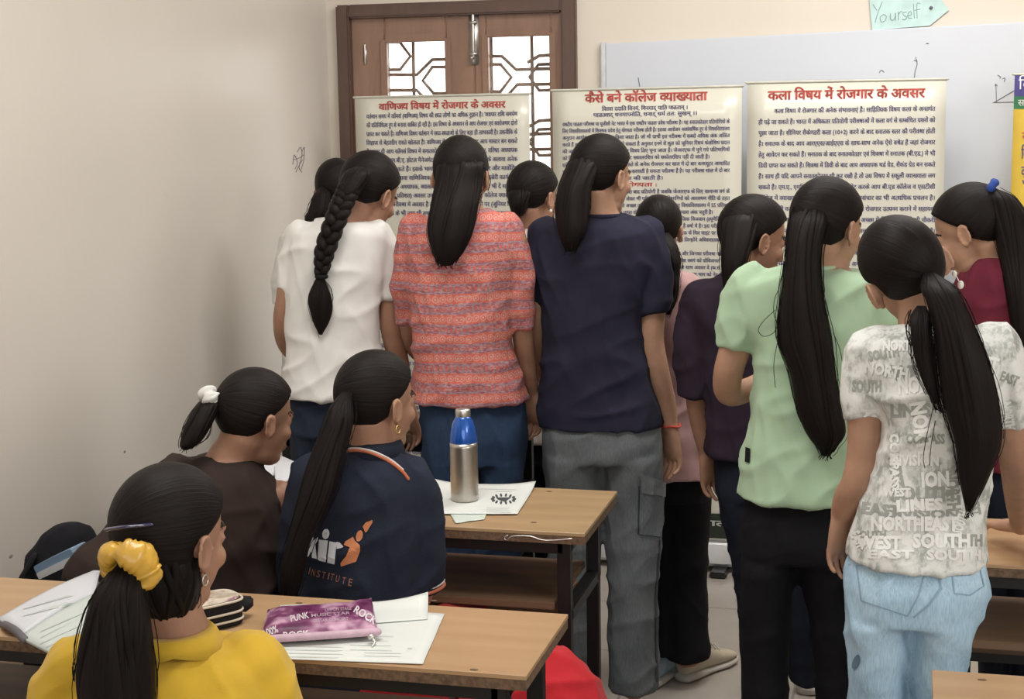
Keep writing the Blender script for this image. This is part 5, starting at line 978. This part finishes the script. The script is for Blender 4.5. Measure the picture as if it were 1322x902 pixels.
def pouch():
    A, B_, C_, D_ = [NO(onZ(px, py, .756)) for px, py in ((346, 795), (480, 787), (488, 822), (338, 831))]; n, mq = 36, 14; V = []
    for s_ in (1, -1):
        for j in range(mq+1):
            for i in range(n+1):
                u, v = i/n, j/mq; p = (A*(1-u)+B_*u)*(1-v)+(D_*(1-u)+C_*u)*v; e = min(1, min(u, 1-u)*8)**.5*min(1, min(v, 1-v)*5)**.5
                h = .013*e+.003*e*noise.noise(Vector((u*5, v*2, s_))); V.append(p+NO((0, 0, .012+(h if s_ > 0 else -.0125*e)+(.010*max(0, u-.8)*5*(1-v) if s_ > 0 else 0))))
    N_ = (n+1)*(mq+1); F_ = []
    for j in range(mq):
        for i in range(n): k = j*(n+1)+i; F_ += [(k+n+1, k+n+2, k+1, k), (N_+k, N_+k+1, N_+k+n+2, N_+k+n+1)]
    for i in range(n): F_ += [(i, i+1, N_+i+1, N_+i), (mq*(n+1)+i, N_+mq*(n+1)+i, N_+mq*(n+1)+i+1, mq*(n+1)+i+1)]
    for j in range(mq): F_ += [(j*(n+1), N_+j*(n+1), N_+(j+1)*(n+1), (j+1)*(n+1)), (j*(n+1)+n, (j+1)*(n+1)+n, N_+(j+1)*(n+1)+n, N_+j*(n+1)+n)]
    return (NO(V), F_), D_, C_
pv, Dn, Cn = pouch(); po = mk('pencil_pouch', pv, m); setp(po, 'flat purple printed pencil pouch with a pale zip on the front desk', 'pencil pouch')
zt = plain('zip_pink', (.52, .36, .44), .6, 0, .1, 60); mk('zip', tube([Dn+NO((0, -.004, .009)), (Dn+Cn)/2+NO((0, -.006, .010)), Cn+NO((0, -.003, .010))], .0085, 8, 4, True, .8), zt, po)
mk('zip_pull', join([tube([onZ(478, 822, .764), onZ(484, 828, .758), onZ(481, 834, .754)], .0022, 6, 2), ellipsoid(onZ(479, 822, .764), (.006, .005, .005), n=10, m=8)]), STEEL, po)
on(po, 'white_lettering', [text_px('ROCK', 456, 790, 9.5, 32, 32, .03), text_px('PUNK', 376, 803, 8, 24, -12, .02), text_px('ROCK', 366, 824, 8, 34, -4, .03), text_px('100%', 343, 822, 9, 18, -20, .02)], plain('pouch_white', (.62, .56, .60), .5), .0012)
on(po, 'small_lettering', [text_px('MUSIC STAR', 402, 797, 4, 50, -4, .01), text_px('GUITAR CONCERT', 404, 804, 4, 46, -4, .01), text_px('LIVE ON STAGE', 420, 790, 4, 34, -4, .01)], plain('pouch_pale', (.45, .33, .41), .5), .0012)
# pencil case
pr = empty('pencil_case', onZ(275, 795, .75), 'black zipped pencil case with clear pictured lid beside the girl in mustard', 'pencil case')
def rbox(c0, c1, wd, z0, z1, n=40, e=4.0, tz=0):
    a = (NO(c1)-NO(c0))/2; c = (NO(c0)+NO(c1))/2; w = np.cross(Vn(a), NO((0, 0, 1)))*wd/2; R_ = lambda z, k: (NO((c[0], c[1], z)), NO((a[0], a[1], 0))*k, NO((w[0], w[1], 0))*k); return loft([R_(z0, .96), R_(z0+.004, 1), R_(z1-.004, 1), R_(z1, .96)], n, e)
c0, c1 = onZ(236, 800, .77), onZ(306, 784, .77)
CB = cloth('case_black', (.016, .015, .016)); CT = plain('case_cream', (.58, .52, .42), .45)
mk('lower_box', rbox(c0, c1, .075, .7515, .772), CB, pr); lid = mk('lid', rbox(c0, c1, .075, .774, .794), CB, pr)
m2, t, b = nt('case_picture'); b.inputs['Roughness'].default_value = .15; vv = coords(t); t.links.new(ramp(t, noise_n(t, vv, 30, 2), [(.35, (.45, .36, .27)), (.5, (.62, .55, .46)), (.62, (.30, .13, .12)), (.75, (.16, .20, .24))]), b.inputs['Base Color'])
mk('picture', rbox(NO(c0)*.96+NO(c1)*.04, NO(c1)*.96+NO(c0)*.04, .062, .7945, .7965), m2, lid)
def rim(z, k=1.0, wd=.077):
    a = (NO(c1)-NO(c0))/2*k; c = (NO(c0)+NO(c1))/2; w = np.cross(Vn(a), NO((0, 0, 1)))*wd/2; sg_ = lambda x: math.copysign(abs(x)**.5, x)
    return tube([NO((c[0], c[1], z))+NO((a[0], a[1], 0))*sg_(math.cos(q_))+NO((w[0], w[1], 0))*sg_(math.sin(q_)) for q_ in np.linspace(0, 2*math.pi, 65)], .0022, 6, 1, False)
mk('piping', join([rim(.795), rim(.762), rim(.776)]), CT, pr); e0 = NO(c1)+Vn(NO(c1)-NO(c0))*.012; mk('tab', box(e0[0]-.012, e0[0]+.014, e0[1]-.016, e0[1]+.016, .764, .785, .004), CB, pr)
# open notebook left
def page(name, corners, par, mat, z=.752, arch=.012):
    P = [NO(onZ(px, py, z)) for px, py in corners]; n = 12; V = []
    for s_ in (1, 0):
        for j in range(n+1):
            for i in range(n+1): u, v = i/n, j/n; p = (P[0]*(1-u)+P[1]*u)*(1-v)+(P[3]*(1-u)+P[2]*u)*v; V.append(p+NO((0, 0, (.004+arch*math.sin(math.pi*min(1, v*1.0))*(.6+.4*math.sin(u*2))) if s_ else -.001)))
    N_ = (n+1)**2; F_ = []
    for j in range(n):
        for i in range(n): k = j*(n+1)+i; F_ += [(k+n+1, k+n+2, k+1, k), (N_+k, N_+k+1, N_+k+n+2, N_+k+n+1)]
    for i in range(n): F_ += [(i, i+1, N_+i+1, N_+i), (n*(n+1)+i, N_+n*(n+1)+i, N_+n*(n+1)+i+1, n*(n+1)+i+1), (i*(n+1), N_+i*(n+1), N_+(i+1)*(n+1), (i+1)*(n+1)), (i*(n+1)+n, (i+1)*(n+1)+n, N_+(i+1)*(n+1)+n, N_+i*(n+1)+n)]
    return mk(name, (NO(V), F_), mat, par)
NB1 = plain('page_white', (.58, .59, .62), .6, 0, .03, 5); NB2 = plain('page_green', (.52, .57, .54), .6, 0, .03, 5); NBC = plain('cover_grey', (.12, .11, .12), .6)
nb = empty('notebook', onZ(90, 790, .75), 'open notebook with faint handwriting on the front desk beside the mustard shirt', 'notebook')
page('cover', [(118, 742), (170, 800), (100, 852), (-6, 806)], nb, NBC, .7512, .002); pg1 = page('left_page', [(130, 735), (122, 768), (28, 822), (-2, 800)], nb, NB1, .756, .010); pg2 = page('right_page', [(122, 768), (185, 800), (80, 852), (26, 824)], nb, NB2, .756, .008)
decal(dummy, pg1, 'handwriting', lines(30, 100, 786, 2, 9, -.25, .9), PRINT, .001); decal(dummy, pg2, 'handwriting', lines(52, 120, 815, 4, 8, -.42, .9), PRINT, .001)
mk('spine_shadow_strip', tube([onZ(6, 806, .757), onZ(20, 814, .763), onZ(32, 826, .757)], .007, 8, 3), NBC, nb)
# books in front of the brown top, on the plywood desk
bk = empty('open_book', onZ(352, 612, .75), 'open white book on the plywood desk in front of the brown top', 'book')
page('left_page', [(322, 588), (352, 585), (362, 612), (326, 622)], bk, NB1, .765, .016); page('right_page', [(352, 585), (386, 600), (378, 618), (356, 628)], bk, NB1, .765, .014); page('cover', [(326, 592), (386, 606), (376, 634), (330, 634)], bk, plain('cover_tan', (.32, .22, .14), .6), .7512, .003)
o = mk('pen', tube([onZ(365, 634, .757), onZ(386, 622, .757)], .004, 10, 1), plain('pen_red', (.35, .05, .05), .4)); setp(o, 'red pen beside the open book, in front of the brown top', 'pen')

# bags
BAGM = cloth('bag_black', (.010, .010, .013), .2, 300, .4)
c = onY(84, 716, 2.80); zt_ = onY(86, 672, 2.80).z; br_ = empty('backpack', (c.x, c.y, .455), 'black backpack at the left wall behind the front desk', 'backpack')
RB = lambda z, w, d, dx=0: (NO((c.x+dx, c.y, z)), NO((w, .01, 0)), NO((0, d, 0)))
body = [loft([RB(.458, .085, .065, -.012), RB(.56, .095, .085, -.012), RB(zt_-.16, .088, .08, -.008), RB(zt_-.07, .070, .065, 0), RB(zt_-.025, .046, .045, .004), RB(zt_-.002, .016, .016, .006)], 28, 2.3)]
v, n_, f_ = remesh(body, .008, 5); bo = mk('body', (wrinkle(v, n_, .006, (9, 9, 7)), f_), BAGM, br_)
mk('strap', tube([(c.x-.03, c.y-.07, zt_-.06), (c.x-.06, c.y-.10, zt_-.14), (c.x-.05, c.y-.09, .52)], .012, 8, 4, True, .4), BAGM, br_)
a_, b_ = NO(onY(58, 742, 2.66)), NO(onY(100, 722, 2.66)); dvec = Vn(b_-a_); up_ = NO((-dvec[2], 0, dvec[0])); bp = [a_+up_*.0, b_+up_*.0, b_+up_*.03, a_+up_*.03]
bk2 = mk('exercise_book', join([loft([((bp[0]+bp[1]+bp[2]+bp[3])/4+NO((0, k*.07, 0)), (bp[1]-bp[0])/2*1.15, up_*.011) for k in (-.2, .6)], 24, 9)]), plain('book_cover_blue', (.16, .25, .36), .5, 0, .1), smooth=False); setp(bk2, 'blue covered exercise book leaning against the black backpack', 'book')
mk('pages', loft([((bp[0]+bp[1])/2+up_*.004+NO((0, k*.07-.003, 0)), (bp[1]-bp[0])/2*1.12, up_*.007) for k in (-.2, .6)], 24, 9), NB1, bk2, smooth=False)
# red cloth bag on the floor at the bench end, black satchel beyond it
REDB = cloth('bag_red', (.50, .022, .03), .10, 300, .3); g0 = onY(700, 832, 2.80); g1 = onY(768, 902, 2.80); hz_, gx, gr_ = g0.z, g0.x-.02, g1.x-g0.x+.05
rb = empty('cloth_bag', (gx, 2.80, 0), 'bright red cloth bag on the floor beyond the front desk', 'bag')
v, n_, f_ = remesh([ellipsoid((gx, 2.80, hz_-.16), (gr_, .12, .16)), loft([(NO((gx, 2.80, .004)), NO((gr_*.9, 0, 0)), NO((0, .11, 0))), (NO((gx, 2.80, .12)), NO((gr_*1.05, 0, 0)), NO((0, .13, 0))), (NO((gx, 2.80, hz_-.16)), NO((gr_*1.0, 0, 0)), NO((0, .12, 0)))], 28, 2.4)], .008, 6)
rbo = mk('body', (wrinkle(v, n_, .010), f_), REDB, rb); mk('handle', tube([(gx-.08, 2.81, hz_-.03), (gx-.07, 2.87, hz_-.02), (gx, 2.90, hz_-.03), (gx+.03, 2.86, hz_-.04)], .007, 8, 4), REDB, rb)
